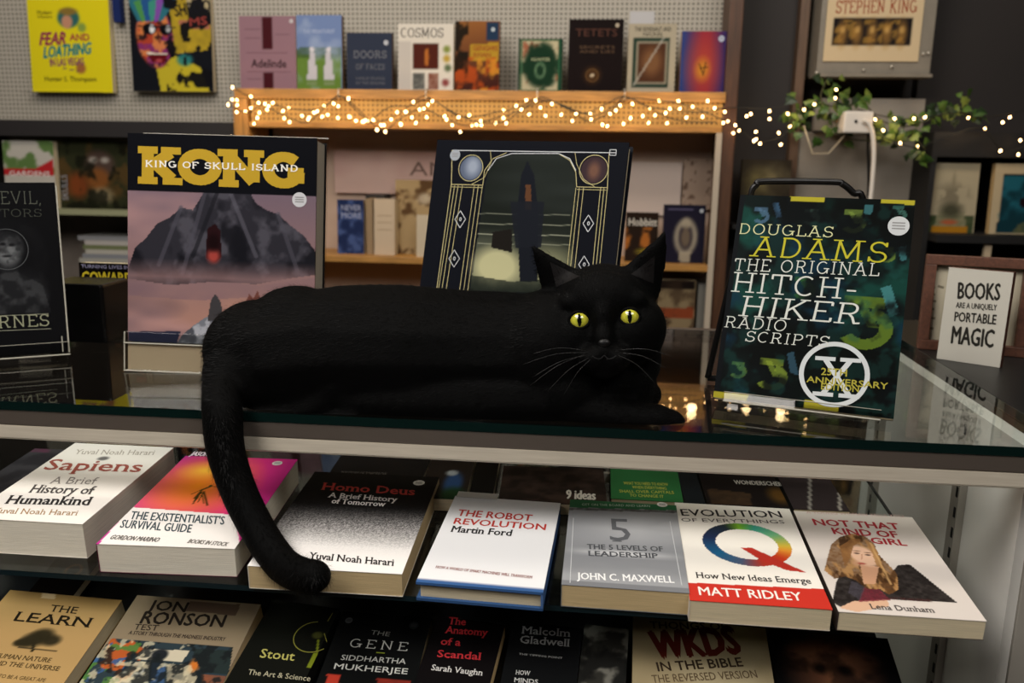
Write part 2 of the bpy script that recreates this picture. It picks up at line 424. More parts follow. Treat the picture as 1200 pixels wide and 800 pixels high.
def lying(name, label, x, y, rot, th, w, h, tilt, z=-.15157, group=None):
    """a book lying on the tilted glass shelf"""
    t, ti = math.radians(rot), math.radians(tilt); ex = Vector((math.cos(t), math.sin(t), 0)); n = Vector((-math.sin(t), math.cos(t), 0))
    ey = n * math.cos(ti) + Vector((0, 0, math.sin(ti)))
    return Book(name, label, 'book', (x, y, z), ex, ey, w, h, th, group)


def pose(yaw, lean, roll):
    yaw, lean, roll = map(math.radians, (yaw, lean, roll)); ex = Vector((math.cos(yaw), math.sin(yaw), 0)); n = Vector((math.sin(yaw), -math.cos(yaw), 0)); u = Vector((0, 0, 1))
    u2 = u * math.cos(lean) - n * math.sin(lean)
    return ex * math.cos(roll) + u2 * math.sin(roll), -ex * math.sin(roll) + u2 * math.cos(roll)


def standing(name, label, x, y, z, yaw, lean, roll, w, h, th, cat='book', group=None):
    ex, ey = pose(yaw, lean, roll); n = ex.cross(ey); O = Vector((x, y, z)) - n * th
    return Book(name, label, cat, O, ex, ey, w, h, th, group)
# ================================================================== the room
structure(box('floor', (-4, -2.2, -1.02), (4, 3.2, -1.0), mat('grey_floor', '#4a4540', .5, var=.15, vscale=3)))
structure(box('ceiling', (-4, -2.2, 1.62), (4, 3.2, 1.66), mat('dark_ceiling', '#3a3632', .8, var=.05)))
structure(box('wall_back', (-4, 2.56, -1), (4, 2.62, 1.62), DARKW))
structure(box('wall_left', (-4.05, -2.2, -1), (-4, 2.62, 1.62), mat('grey_wall', '#2b2826', .8, var=.05)))
structure(box('wall_right', (4, -2.2, -1), (4.05, 2.62, 1.62), mat('grey_wall')))
structure(box('wall_front', (-4, -2.25, -1), (4, -2.2, 1.62), mat('grey_wall')))

# pegboard: one sheet, hole pattern 11.6 mm
def pegboard(name, a, b, base, parent=None):
    key = 'pegboard_' + base.lstrip('#')
    if key not in MATS:
        mt = mat(key, base, .7); nt = mt.node_tree; bs = nt.nodes['Principled BSDF']
        tc = nt.nodes.new('ShaderNodeTexCoord'); sep = nt.nodes.new('ShaderNodeSeparateXYZ'); nt.links.new(tc.outputs['Object'], sep.inputs[0])
        ds = []
        for ax in ('X', 'Z'):
            dv = nt.nodes.new('ShaderNodeMath'); dv.operation = 'DIVIDE'; dv.inputs[1].default_value = .0122; nt.links.new(sep.outputs[ax], dv.inputs[0])
            fr = nt.nodes.new('ShaderNodeMath'); fr.operation = 'FRACT'; nt.links.new(dv.outputs[0], fr.inputs[0])
            sb = nt.nodes.new('ShaderNodeMath'); sb.operation = 'SUBTRACT'; sb.inputs[1].default_value = .5; nt.links.new(fr.outputs[0], sb.inputs[0])
            pw = nt.nodes.new('ShaderNodeMath'); pw.operation = 'POWER'; pw.inputs[1].default_value = 2; nt.links.new(sb.outputs[0], pw.inputs[0]); ds.append(pw)
        ad = nt.nodes.new('ShaderNodeMath'); ad.operation = 'ADD'; nt.links.new(ds[0].outputs[0], ad.inputs[0]); nt.links.new(ds[1].outputs[0], ad.inputs[1])
        gt = nt.nodes.new('ShaderNodeMath'); gt.operation = 'LESS_THAN'; gt.inputs[1].default_value = .052; nt.links.new(ad.outputs[0], gt.inputs[0])
        mx = nt.nodes.new('ShaderNodeMix'); mx.data_type = 'RGBA'; mx.inputs['A'].default_value = (*lin(base), 1); mx.inputs['B'].default_value = (*[x * .12 for x in lin(base)], 1)
        nt.links.new(gt.outputs[0], mx.inputs['Factor']); nt.links.new(mx.outputs['Result'], bs.inputs['Base Color'])
    return box(name, a, b, MATS[key], parent)

YF = 2.25
wp = structure(pegboard('trim_1', (-1.75, 2.39, .338), (.315, 2.40, 1.3), '#a8a296'), 'cream perforated pegboard above the shelves')

su = root('shelf_unit', 'pine shelf unit hung with fairy lights, perforated front rail under the upper row of books', 'shelf', (-.33, 2.4, -.9))
def W(o):  # keep world coordinates when parenting to an offset Empty
    o.matrix_parent_inverse = o.parent.matrix_world.inverted() if o.parent else Matrix(); return o
bpy.context.view_layer.update()
def part(name, a, b, mt, parent, bev=0):
    o = box(name, a, b, mt, None, bev); o.parent = parent; o.matrix_parent_inverse = Matrix.Translation(-Vector(parent.location)); return o
part('shelf_plank', (-.962, YF, .398), (.305, 2.389, .4235), WOODM, su, .002)
o = pegboard('perforated_rail', (-.92, YF + .006, .338), (.30, YF + .014, .399), '#ac8444'); o.parent = su; o.matrix_parent_inverse = Matrix.Translation(-su.location)
part('shelf_plank', (-.925, YF, .3255), (.30, 2.42, .3385), WOODM, su, .001)
part('post', (-.965, YF - .004, -.9), (-.925, 2.388, .3975), WOODV, su, .002)
part('post', (.302, YF + .01, -.9), (.335, 2.42, 1.25), mat('dark_varnished_post', '#4a2d18', .5, var=.3, vscale=14, stretch=(12, 12, 1)), su, .002)
part('metal_standard', (.287, YF - .002, -.9), (.3015, YF + .008, .3255), mat('pale_metal_standard', '#b0a391', .5), su)
part('back_panel', (-.925, 2.42, -.9), (.302, 2.432, .3255), mat('beige_back_panel', '#b49c8a', .8, var=.12, vscale=5), su)
part('shelf_plank', (-.925, YF, -.025), (.287, 2.42, -.0085), WOODM, su, .001)
part('shelf_plank', (-.925, YF, -.235), (.287, 2.42, -.218), WOODM, su, .001)

# left hand display shelf
lu = root('display_shelf', 'black display shelf with a pale green ledge, behind the leftmost standing book', 'shelf', (-1.35, 2.4, -.9)); bpy.context.view_layer.update()
part('header_panel', (-1.75, YF + .02, .295), (-.97, 2.56, .3375), DARKW, lu)
part('back_panel', (-1.75, 2.45, -.9), (-.97, 2.46, .295), mat('brown_back_panel', '#7d7268', .7, var=.1), lu)
part('ledge', (-1.75, YF, .0845), (-.97, 2.45, .0985), mat('pale_green_ledge', '#8f9070', .5), lu)
part('side_board', (-1.77, YF, -.9), (-1.75, 2.56, .34), DARKW, lu)
part('ledge', (-1.75, 2.05, -.30), (-.97, 2.45, -.285), DARKW, lu)

# right hand fittings
rw = structure(box('trim_2', (.335, 2.44, -.9), (.53, 2.56, 1.3), mat('brown_black_panel', '#201a18', .65, var=.15, vscale=4)), 'dark brown wall panel right of the pegboard')
structure(box('trim_3', (.500, 2.40, -.9), (.523, 2.44, 1.3), mat('dull_wood_upright', '#5c4430', .5, var=.3, vscale=14, stretch=(12, 12, 1))), 'slim wooden upright left of the poster display')
structure(box('trim_4', (.523, 2.41, -.9), (.83, 2.56, .335), mat('grey_board', '#8b8378', .7, var=.22, vscale=6)), 'grey board below the poster display')
structure(box('trim_5', (.83, 2.46, -.9), (2.2, 2.56, 1.3), mat('brown_black_panel')), 'dark brown wall at the right')
structure(box('trim_6', (.53, 2.50, .335), (.83, 2.56, 1.3), mat('brown_black_panel')))
rs = root('display_shelf', 'black display shelf holding the two framed pictures at the right', 'shelf', (1.2, 2.4, -.9)); bpy.context.view_layer.update()
part('header_panel', (.835, 2.28, .275), (1.9, 2.46, .335), mat('matt_black', '#0d0b0b', .6), rs)
part('ledge', (.835, 2.22, .068), (1.9, 2.46, .0865), mat('matt_black'), rs)
part('back_panel', (.835, 2.445, -.9), (1.9, 2.46, .275), mat('matt_black'), rs)
part('side_board', (.822, 2.28, -.9), (.835, 2.46, .335), mat('matt_black'), rs)
part('ledge', (.835, 2.22, -.22), (1.9, 2.46, -.205), mat('matt_black'), rs)

# ================================================================== the glass display case
TL = math.tan(math.radians(3.99)); T2 = math.radians(15)
case = root('display_case', 'glass topped display case the cat lies on, with metal rail and white side panel', 'display case', (-.4, 1.08, -1.0)); bpy.context.view_layer.update()
XL, XR, YG, YB = -1.35, .465, .824, 1.343
def cpart(o): o.parent = case; o.matrix_parent_inverse = Matrix.Translation(-case.location); return o
def plane_slab(name, quad, th, mt, edge):
    n = (quad[1] - quad[0]).cross(quad[3] - quad[0]).normalized(); lo = [q - n * th for q in quad]
    o = meshobj(name, quad + lo, [(0, 1, 2, 3), (7, 6, 5, 4), (0, 4, 5, 1), (1, 5, 6, 2), (2, 6, 7, 3), (3, 7, 4, 0)], mt)
    o.data.materials.append(edge)
    for i in range(2, 6): o.data.polygons[i].material_index = 1
    return o
o = cpart(plane_slab('glass_top', [Vector((XL, YG, -.0002)), Vector((XR, YG, -.0002)), Vector((XR, YB, -.0002)), Vector((XL, YB, -.0002))], .0096, GLASS, GEDGE)); o['label'] = 'clear glass top with dark green front edge'
cpart(box('front_rail', (XL, YG + .001, -.0268), (XR, YG + .022, -.0100), RAILM, None, .0012))
bm = bmesh.new()
v = [bm.verts.new(p) for p in ((XL, YG + .001, -.027), (XR, YG + .001, -.027), (XR, YG - .003, -.0405), (XL, YG - .003, -.0405), (XL, YG + .022, -.027), (XR, YG + .022, -.027), (XR, YG + .022, -.0425), (XL, YG + .022, -.0425), (XL, YG, -.0425), (XR, YG, -.0425))]
for f in ((0, 3, 2, 1), (0, 1, 5, 4), (4, 5, 6, 7), (3, 8, 9, 2), (8, 7, 6, 9), (0, 4, 7, 8, 3), (1, 2, 9, 6, 5)): bm.faces.new([v[i] for i in f])
bmesh.ops.bevel(bm, geom=[e for e in bm.edges], offset=.0008, segments=2, affect='EDGES')
o = cpart(bmobj('rail_lip', bm, LIPM)); o['label'] = 'pale lower lip of the front rail'
cpart(box('back_rail', (XL, YB + .0005, -.03), (XR, YB + .016, .0005), mat('grey_rail', '#4c433d', .45), None, .001))
cpart(box('side_panel', (.43, YG + .023, -1), (.4485, YB, -.0100), WHITEP))
cpart(box('panel_edge_trim', (.428, YG - .004, -1), (.4495, YG + .0005, -.044), ALU, None, .001))
cpart(box('side_panel', (XL, YG + .023, -1), (XL + .018, YB, -.0100), WHITEP))
cpart(box('back_panel', (XL + .018, YB - .012, -1), (.43, YB - .001, -.0105), mat('dark_mirror_door', '#2b2420', .25, .2, var=.3, vscale=5)))
for y in (.977, 1.26):
    s_ = cpart(box('shelf_standard', (.4215, y - .0105, -.98), (.4298, y + .0105, -.011), ALU))
    bm = bmesh.new()
    for k in range(26):
        z = -.03 - k * .025; addbox(bm, (.4205, y - .0075, z - .006), (.4216, y - .0035, z + .006))
    sl = bmobj('slot', bm, mat('slot_black', '#050505', .8)); sl.parent = s_
SZ = lambda Y: -.15157 + (Y - .735) * TL
q = [Vector((XL + .02, .742, SZ(.742) - .0004)), Vector((.352, .742, SZ(.742) - .0004)), Vector((.352, 1.20, SZ(1.20) - .0004)), Vector((XL + .02, 1.20, SZ(1.20) - .0004))]
o = cpart(plane_slab('glass_shelf', q, .006, SGLASS, mat('teal_glass_edge', '#0e1f24', .2)))
# lower, steeper shelf board
LP0 = Vector((-.494, .601, -.280)); T2 = math.radians(16.84)
LN = Vector((0, -math.sin(T2), math.cos(T2))); LT = Vector((0, math.cos(T2), math.sin(T2)))
def lowP(px, py, up=0):
    d = ray(px, py); P0 = LP0 + LN * up; return CO + d * ((P0 - CO).dot(LN) / d.dot(LN))
def lowY(x, Y): return Vector((x, Y, LP0.z + (Y - LP0.y) * math.tan(T2)))
e = LN * -.0005; LXR = lowP(1040, 748).x - .002
q = [lowY(XL + .02, .56) + e, lowY(LXR, .56) + e, lowY(LXR, .97) + e, lowY(XL + .02, .97) + e]
TH = .020
cpart(plane_slab('lower_shelf', [p - LN * TH for p in q], .008, mat('black_shelf_board', '#0a0c0e', .3), mat('teal_glass_edge')))
cpart(box('case_floor', (XL + .018, YG + .02, -.75), (.43, YB - .012, -.73), mat('matt_black')))
cpart(box('kick_panel', (XL, YG + .03, -1), (.4485, YG + .05, -.80), mat('matt_black')))
# neighbouring counter
nb = root('counter', 'black topped counter beside the glass case at the right edge', 'counter', (.9, 1.08, -1)); bpy.context.view_layer.update()
part('top', (.4665, .80, -.012), (1.6, 1.50, -.0006), mat('black_counter_top', '#0f1112', .4), nb, .001)
part('body', (.4665, .815, -1), (1.6, 1.48, -.0125), mat('matt_black'), nb)

# ================================================================== books lying on the glass shelf
def onshelf(name, label, x, y, rot, th, w, h):
    # slide along the line of sight until the front edge rests on the shelf plane
    O = Vector((x, y, -.15157)); d = O - CO; k = (SZ(0) - CH) / (d.z - d.y * TL); P = CO + d * k
    return lying(name, label, P.x, P.y, rot, th * k, w * k, h * k, 3.99, P.z)

R_ = '#b5322c'
b = onshelf('book', 'white paperback about humankind with red cursive style title, leftmost on the upper glass shelf', -.6457, .7751, .2985, .0397, .1296, .1984)
b.body(PAGESW, spine='#d8d2c6', side='left'); b.canvas('#ece7df', .0016)
b.cv.ell((121, 537), .0065, .0055, '#6f6c6a', soft=.3); b.cover()
b.serif = True; b.text('Yuval Noah Harari', (86, 532), (180, 533), (90, 526.5), '#a99f93', 'author_name', shear=True)
b.text('Sapiens', (50, 550), (163, 553), (60, 538), '#a0564a', 'title', bold=.035, shear=True)
b.text('A Brief', (57, 566.5), (112, 567.5), (63, 558.5), '#8c8580', 'subtitle', shear=True)
b.text('History of', (33, 577), (108, 579), (40, 568), '#4c4846', 'subtitle', bold=.04, shear=True)
b.text('Humankind', (5, 590), (104, 592), (12, 580.5), '#33302f', 'subtitle', bold=.05, shear=True)
b.text('Yuval Noah Harari', (-10, 601), (90, 604), (-6, 595), '#a0805c', 'author_name', shear=True)

b = onshelf('book', 'thick paperback survival guide with pink and orange cover and a climber silhouette', -.487, .7498, 2.9075, .0318, .1406, .2151)
b.body(PAGESW, spine='#5e1a38', side='left'); c = b.canvas('#d8327e', .0013)
n = vnoise(c.X * 18, c.Y * 18, 3, 3)
x, y = c.tf((241, 560)); r1 = np.clip(1 - np.hypot((c.X - x) / .075, (c.Y - y + .02) / .10), 0, 1) ** .8
c.mixin(np.clip(.75 - c.X / .14 + .2 * n - .1, 0, 1) * .55, '#a03aa8'); c.mixin(r1, '#ee8a1e'); c.ell((241, 551), .02, .016, '#f6c83a', .8, .9)
c.mixin(np.clip((c.X - .10) / .05, 0, 1) * .7, '#cf2f9a')
c.line((228, 584), (237, 574), .0024, '#3c300e'); c.line((239, 576), (243, 592), .0022, '#3c300e'); c.line((236, 576), (226, 590), .0022, '#3c300e'); c.line((236, 574), (246, 570), .003, '#3c3d18'); c.line((236, 575), (239, 590), .0014, '#4c3d12')
c.line((238, 577), (232, 588), .0014, '#4c3d12'); c.line((240, 572), (224, 579), .0012, '#4c3d12'); c.line((246, 570), (258, 570), .0011, '#4c3d12'); c.ell((247, 569), .0022, .0024, '#33401e')
c.poly([(154, 594), (275, 603), (285, 660), (100, 655)], '#f1ece6'); b.cover()
b.text('JASON', (222, 533.5), (242, 534.5), (224, 529), '#f6e6f0', 'lettering', bold=.06)
b.text("THE EXISTENTIALIST'S", (151.5, 608), (262, 614.5), (155, 599), '#3c4a50', 'title', bold=.03, shear=True)
b.text('SURVIVAL GUIDE', (140, 618), (223, 624), (144, 609), '#3c4a50', 'title', bold=.03, shear=True)
b.text('GORDON MARINO', (127.5, 631.5), (184, 635), (129, 626.5), '#5b5854', 'author_name', bold=.05)
b.text('BOOKS IN STOCK', (219, 636), (265, 640), (221, 631.5), '#7a756e', 'lettering', bold=.05)
b.sticker((325, 543), .0062)

b = onshelf('book', 'black to white stippled paperback with red title, under the tip of the cat tail', -.3259, .7373, .9354, .0248, .1519, .215)
b.body(PAGESD, spine='#d9d4c9', side='left'); c = b.canvas('#0d0c0d', .0009)
t = np.clip((.62 - c.Y / c.h) / .42, 0, 1) + (np.random.default_rng(4).random(c.X.shape) - .5) * .55 * (np.abs(c.Y / c.h - .42) < .28) * np.clip(1 - np.abs(c.Y / c.h - .42) / .28, 0, 1)
c.mixin(np.clip(t, 0, 1), '#f0ece8'); b.cover()
b.serif = True; b.text('Homo Deus', (376, 573.5), (485, 580), (379, 565.5), '#c2342e', 'title', bold=.05, shear=True)
b.text('A Brief History', (384, 582.5), (465, 588), (386, 577), '#e6e2de', 'subtitle', bold=.04, shear=True)
b.text('of Tomorrow', (388, 589.5), (451, 593.5), (390, 584), '#e6e2de', 'subtitle', bold=.04, shear=True)
b.text('Yuval Noah Harari', (361, 654.5), (461, 663), (363, 647), '#2e2c2c', 'author_name', bold=.04, shear=True)
b.sticker((491, 566), .0068)

b = onshelf('book', 'white hardback with red title about robots and a blue board edge', -.1597, .7353, -2.4227, .02, .1215, .1822)
b.body(PAGES, hard=True, spine='#4a6a9c', back='#33527e', side='right'); b.canvas('#e9e9ea', .004)
b.cv.poly([(480, 683), (650, 700), (650, 692), (480, 677)], '#3b5f93'); b.cover(PRINTG)
b.text('THE ROBOT', (535, 604), (622, 610.5), (536.5, 596.8), '#bb3b33', 'title', bold=.05)
b.text('REVOLUTION', (531, 613.5), (638.5, 621), (533, 606.8), '#bb3b33', 'title', bold=.05)
b.serif = True; b.text('Martin Ford', (527.5, 623), (599, 628), (529, 616), '#232323', 'author_name', bold=.05)
b.text('HOW A WORLD OF SMART MACHINES WILL TRANSFORM', (510, 665.5), (623, 678), (510.6, 662.5), '#8e5450', 'subtitle', bold=.04)
tk = box('shelf_ticket', (0, 0, 0), (.047, .013, .0006), solid_mat('#d6d4cf'), b.root); tk.location = (b.w * .0 + .002, b.h - .004, b.th + .0008)
tk['label'] = 'white paper ticket sticking out of the top'

b = onshelf('book', 'silver paperback with a large grey numeral 5 and green top strip', -.0221, .7414, -.6342, .0235, .1187, .1762)
b.body(PAGESD, spine='#6c7076', side='left'); c = b.canvas('#9b9da0', .0018)
c.mixin(np.clip(1 - np.abs(c.Y / c.h - .62 - .02) / .3, 0, 1) * np.clip(1.15 - np.abs(c.X / c.w - .55) * 1.6, 0, 1), '#eeeeef', .9)
c.clouds('#77797d', .5, 14, 5, .45, .6, sx=3); c.mixin(np.clip(1 - np.abs(c.Y / c.h - .36) / .05, 0, 1) * np.clip(1.1 - np.abs(c.X / c.w - .5) * 2, 0, 1), '#f4f4f4', .8)
c.mixin((c.Y < .05 * c.h).astype(float), '#6c6e72', .7); c.poly([(660, 580), (800, 584), (800, 598), (660, 594)], '#2f6b45'); c.poly([(660, 594.5), (800, 598), (800, 601), (660, 597)], '#3c3c3a', nz=.8, ns=300)
b.cover(PRINTG)
b.serif = True; b.text('5', (715, 633), (740, 634), (715.5, 607.5), '#606266', 'numeral')
b.text('THE 5 LEVELS OF', (688, 643), (777, 646), (688.5, 637.5), '#505256', 'title', bold=.05)
b.text('LEADERSHIP', (689, 651), (771, 654), (689.5, 645.5), '#505256', 'title', bold=.05)
b.text('JOHN C. MAXWELL', (676, 678.5), (790, 683), (677, 671), '#f2f2f2', 'author_name', bold=.04)
b.text('GET ON THE BOARD AND LEARN', (682, 592.3), (762, 594.3), (682.2, 589.8), '#bcd0c0', 'lettering')
b.sticker((776, 591.5), .0058)
b.lines([((672, 607), (668, 683))], .0008, '#c9cbcd', 'frame_line'); b.lines([((785, 611), (799, 686))], .0008, '#c9cbcd', 'frame_line')

b = onshelf('book', 'white paperback with a multicoloured ring shaped Q and red author band', .0959, .7296, -.4739, .0222, .1264, .1949)
b.body(PAGES, spine='#c9c0b2', side='left'); c = b.canvas('#f1ece2', .0011)
cx, cy = c.tf((875, 637)); ang = np.degrees(np.arctan2(c.Y - cy, c.X - cx)) % 360; D = np.hypot((c.X - cx) / .0445, (c.Y - cy) / .0435)
keys = [(0, '#c9ac3c'), (35, '#6fae7c'), (70, '#3fa08c'), (95, '#7bb52c'), (118, '#25303a'), (165, '#1f2c4c'), (215, '#1d5c84'), (255, '#4c5872'), (285, '#b0392c'), (320, '#c23b20'), (345, '#d98a30'), (360, '#c9ac3c')]
ringc = np.zeros(c.X.shape + (3,)); ks = np.array([k[0] for k in keys]); kc = np.array([c.rgb(k[1]) for k in keys])
for i in range(3): ringc[..., i] = np.interp(ang, ks, kc[:, i])
c.mixin(((D < 1) & (D > .70)).astype(float), ringc)
c.poly([(868, 641.5), (881, 641.5), (946, 671), (922, 668), (893, 657)], '#b8352a'); c.poly([(800, 682), (985, 691), (985, 720), (800, 712)], '#c8362a'); b.cover(PRINTG)
b.text('EVOLUTION', (799, 604), (917, 606.5), (800, 596.5), '#23201f', 'title', bold=.03)
b.text('OF EVERYTHINGS', (799, 611), (920, 613.5), (799.5, 607), '#5c544f', 'title')
b.serif = True; b.text('How New Ideas Emerge', (816, 677), (951, 684), (817, 670.5), '#35302e', 'subtitle', bold=.03)
b.serif = False; b.text('MATT RIDLEY', (819.5, 697), (941, 704), (819.5, 687.5), '#f3ece4', 'author_name', bold=.03)

b = onshelf('book', 'cream paperback with red title above a long haired woman in a dark jacket', .2282, .7304, -.2339, .0196, .1273, .1945)
b.body(PAGES, spine='#3a3230', side='left'); c = b.canvas('#d9d0c8', .0011)
c.poly([(975, 705), (980, 682), (986, 670), (1000, 672), (1020, 690), (1044, 672), (1052, 662), (1066, 661), (1122, 706), (1040, 702), (1010, 706), (985, 711)], '#181413', nz=.22, ns=260)
c.poly([(983, 712), (1000, 704), (1040, 702), (1042, 710), (1005, 717)], '#d9b092')
c.poly([(1012, 688), (1030, 690), (1044, 703), (1006, 705)], '#7c2c38', nz=.6, ns=700); c.poly([(998, 680), (1014, 688), (1008, 703), (994, 694)], '#4a4650', nz=.8, ns=800)
HR = [(966, 668), (970, 652), (974, 638), (984, 629), (998, 625), (1012, 627), (1024, 636), (1030, 650), (1040, 660), (1051, 672), (1053, 690), (1042, 697), (1032, 690), (1016, 690), (1004, 680), (990, 675), (978, 678)]
c.poly(HR, '#6c4828', nz=.45, ns=300, seed=9); HM = c.mask_poly(HR); c.clouds('#b98c58', .85, 42, 61, .5, .6, sx=.35, M=HM); c.clouds('#3a2414', .8, 50, 62, .56, .66, sx=.35, M=HM)
c.poly([(1008, 660), (1030, 664), (1026, 684), (1012, 684)], '#c79878'); c.ell((1012, 651), .0130, .0205, '#dcb498', soft=.15, rot=.15); c.ell((1004, 660), .004, .006, '#cf9f84', .6, .5)
c.poly([(984, 640), (998, 631), (1010, 632), (1000, 640), (996, 655), (990, 664)], '#8a6038', nz=.3, ns=300); c.poly([(1012, 631), (1024, 638), (1031, 652), (1036, 668), (1027, 662), (1022, 648)], '#a87c4c', nz=.3, ns=300)
for x_, y_ in ((1004, 648), (1017, 650)): c.ell((x_, y_), .0026, .0014, '#3c2a24', .95, .4); c.ell((x_, y_ - 2.6), .0034, .0008, '#5c4030', .8, .5)
c.line((1010, 649), (1010, 655), .0010, '#b98468'); c.ell((1010, 660), .0036, .0016, '#a2483f', .95, .4); c.line((1020, 636), (1044, 684), .0022, '#d0a870', .7)
b.cover(PRINTG)
b.text('NOT THAT', (954.5, 615), (1055, 620.5), (954, 608), '#a8323a', 'title', bold=.07)
b.text('KIND OF', (977, 625.5), (1053, 630), (976, 618.5), '#a8323a', 'title', bold=.07)
b.text('GIRL', (1022, 636.5), (1063, 639.5), (1020, 629.8), '#a8323a', 'title', bold=.07)
b.serif = True; b.text('A YOUNG WOMAN TELLS YOU', (945, 601.5), (1060, 606), (945, 599), '#c9a8a0', 'subtitle')
b.text('WHAT SHE HAS LEARNED', (1040, 702.5), (1093, 705.5), (1039, 699.5), '#57302e', 'subtitle')
b.text('Lena Dunham', (1021, 713.5), (1096, 718), (1020, 707.5), '#4a4442', 'author_name', bold=.03)

# second row on the same shelf, half hidden under the rail
def shelfP(px, py, up=.0):
    d = ray(px, py); nrm = Vector((0, -TL, 1)); P0 = Vector((0, .735, -.15157 + up)); return CO + d * ((P0 - CO).dot(nrm) / d.dot(nrm))
def backrow(name, label, BLp, BRp, h, th, base, spine='#1a1a1a', up=0.0, pages=None):
    a, c_ = shelfP(*BLp, up + th), shelfP(*BRp, up + th); ex = (c_ - a).normalized(); ey = Vector((0, 1, TL))
    ey = (ey - ex * ey.dot(ex)).normalized(); nn = ex.cross(ey)
    b = Book(name, label, 'book', a - nn * th, ex, ey, (c_ - a).length, h, th); b.body(pages or PAGES, spine=spine); b.canvas(base, .003); return b
b = backrow('book', 'green paperback with yellow capitals, lying behind the silver numeral book', (716, 584), (801, 588.5), .16, .018, '#2f6b3c')
b.cover()
for i, (t, l, r, y) in enumerate((('WHAT YOU NEED TO KNOW', 731, 783, 567.5), ('WHEN EVERYTHING', 741, 781, 572.2), ('SHALL OVER CAPITALS', 726, 790, 577), ('TO CHANGE IT', 738, 778, 581.8))):
    b.text(t, (l, y), (r, y + 1.6), (l, y - 3.2), '#a9b04a', 'lettering', bold=.03)
b = backrow('book', 'dark book with a blue globe picture, lying behind the white hardback', (489, 583), (545, 585), .17, .016, '#2a2320')
b.cv.ell((531, 566), .011, .03, '#33568c', soft=.3); b.cv.ell((530, 554), .007, .008, '#b9c4cc', soft=.3); b.cv.ell((530, 580), .014, .02, '#274a2a', soft=.4); b.cover()
b = backrow('book', 'black paperback lying between the white hardback and the blue globe book', (549, 583), (577, 584), .17, .012, '#0d0d0e'); b.cover()
b = backrow('book', 'dark brown paperback with small white print, behind the white hardback', (584, 588), (712, 592), .10, .014, '#241c1a')
b.cv.clouds('#4b3a33', .7, 60, 4, .4, .7); b.cover(); b.text('9 ideas', (663, 584), (697, 585.5), (663, 574), '#d8d4cc', 'lettering', bold=.06)
P1 = shelfP(590, 560); k = box('glass_shelf_divider', (0, 0, 0), (.155, .006, .012), mat('pale_strip', '#8c8880', .4)); k.location = (P1.x, P1.y, P1.z + .001)
tag(k, 'pale strip lying across the shelf behind the dark brown paperback', 'strip')
b = backrow('book', 'black paperback at the left end behind the white red-titled paperback, magenta band on top', (-60, 590), (18, 594), .155, .02, '#2c2b2e')
b.cv.poly([(-40, 515), (60, 517), (58, 530), (-40, 527)], '#6a2545', nz=.5); b.cv.clouds('#4a494c', .5, 40, 4); b.cover()
b = backrow('book', 'dark brown book half hidden behind the leftmost white paperback', (20, 590), (60, 592), .15, .012, '#3a3120'); b.cover()
b = backrow('book', 'dark paperback with grey lettering behind the black and white stippled book', (372, 575), (487, 580), .11, .012, '#1c1a1b')
b.text('THE STORY OF TOMORROW', (398, 556), (452, 557.5), (398, 552), '#77736f', 'lettering'); b.cover()
b = backrow('book', 'black paperback with white capitals and an orange picture, behind the ring shaped Q book', (830, 592), (926, 596), .11, .014, '#181414')
b.cv.poly([(830, 572), (880, 578), (880, 592), (834, 590)], '#4b3826', nz=.6); b.cv.ell((913, 580), .012, .02, '#6a4a1e', .8, .5); b.cover()
b.text('WONDERSCHEID', (861, 567), (920, 569.5), (860, 562.5), '#b8b4ac', 'lettering', bold=.05)
b = backrow('book', 'dark paperback behind the ring shaped Q book, left of the one with white capitals', (803, 590), (827, 591), .12, .014, '#191e22'); b.cover()
b = backrow('book', 'brown grey paperback lying nearest the white side panel in the back row', (930, 596), (996, 599), .14, .016, '#30292a')
b.cv.line((949, 560), (949, 598), .003, '#8b8780'); b.cv.line((984, 560), (984, 598), .003, '#9b958c'); b.cover()

# ================================================================== books on the lower, steeper shelf
def lower(label, TLp, TRp, base, h=.2, cell=.0016, spine='#151515', pages=None, up=0, side='left', th=None):
    th = th or .018
    a, c_ = lowP(*TLp, up), lowP(*TRp, up); ex = (c_ - a).normalized(); ey = (LT - ex * LT.dot(ex)).normalized(); nn = ex.cross(ey)
    b = Book('book', label, 'book', a - ey * h - nn * (th), ex, ey, (c_ - a).length, h, th)
    b.body(pages or PAGES, spine=spine, side=side); b.canvas(base, cell); return b
b = lower('tan paperback with a small tree drawing, leftmost on the lower shelf', (12, 691), (143, 703), '#b08f5c', spine='#a5854f', pages=PAGES)
c = b.cv; c.mixin(np.clip((c.Y / c.h - .9) / .1, 0, 1), '#7c6238', .7)
for (x, y, r_) in ((40, 749, .013), (50, 744, .012), (30, 752, .009), (60, 750, .010), (22, 753, .006)): c.ell((x, y), r_, r_ * .7, '#2b2618', .95, .35)
c.line((40, 750), (38, 762), .0035, '#2b2618'); c.line((22, 758), (66, 763), .0016, '#3a3222'); c.poly([(50, 694), (66, 696), (64, 702), (48, 700)], '#c9b28e', .8); b.cover()
b.serif = True; b.text('THE', (57, 716), (89, 719), (61, 708.5), '#2c2418', 'title', bold=.03, shear=True)
b.text('LEARN', (14, 727), (104, 735), (21, 716.5), '#211b12', 'title', bold=.04, shear=True)
b.text('HUMAN NATURE', (-8, 770), (58, 776), (-5, 765), '#4a3b22', 'subtitle', bold=.03); b.text('AND THE UNIVERSE', (-14, 778), (68, 786), (-11, 773), '#4a3b22', 'subtitle', bold=.03)
b.text('HOW TO BE A GREAT APE', (-20, 792), (52, 799), (-17, 788), '#5a4728', 'subtitle')

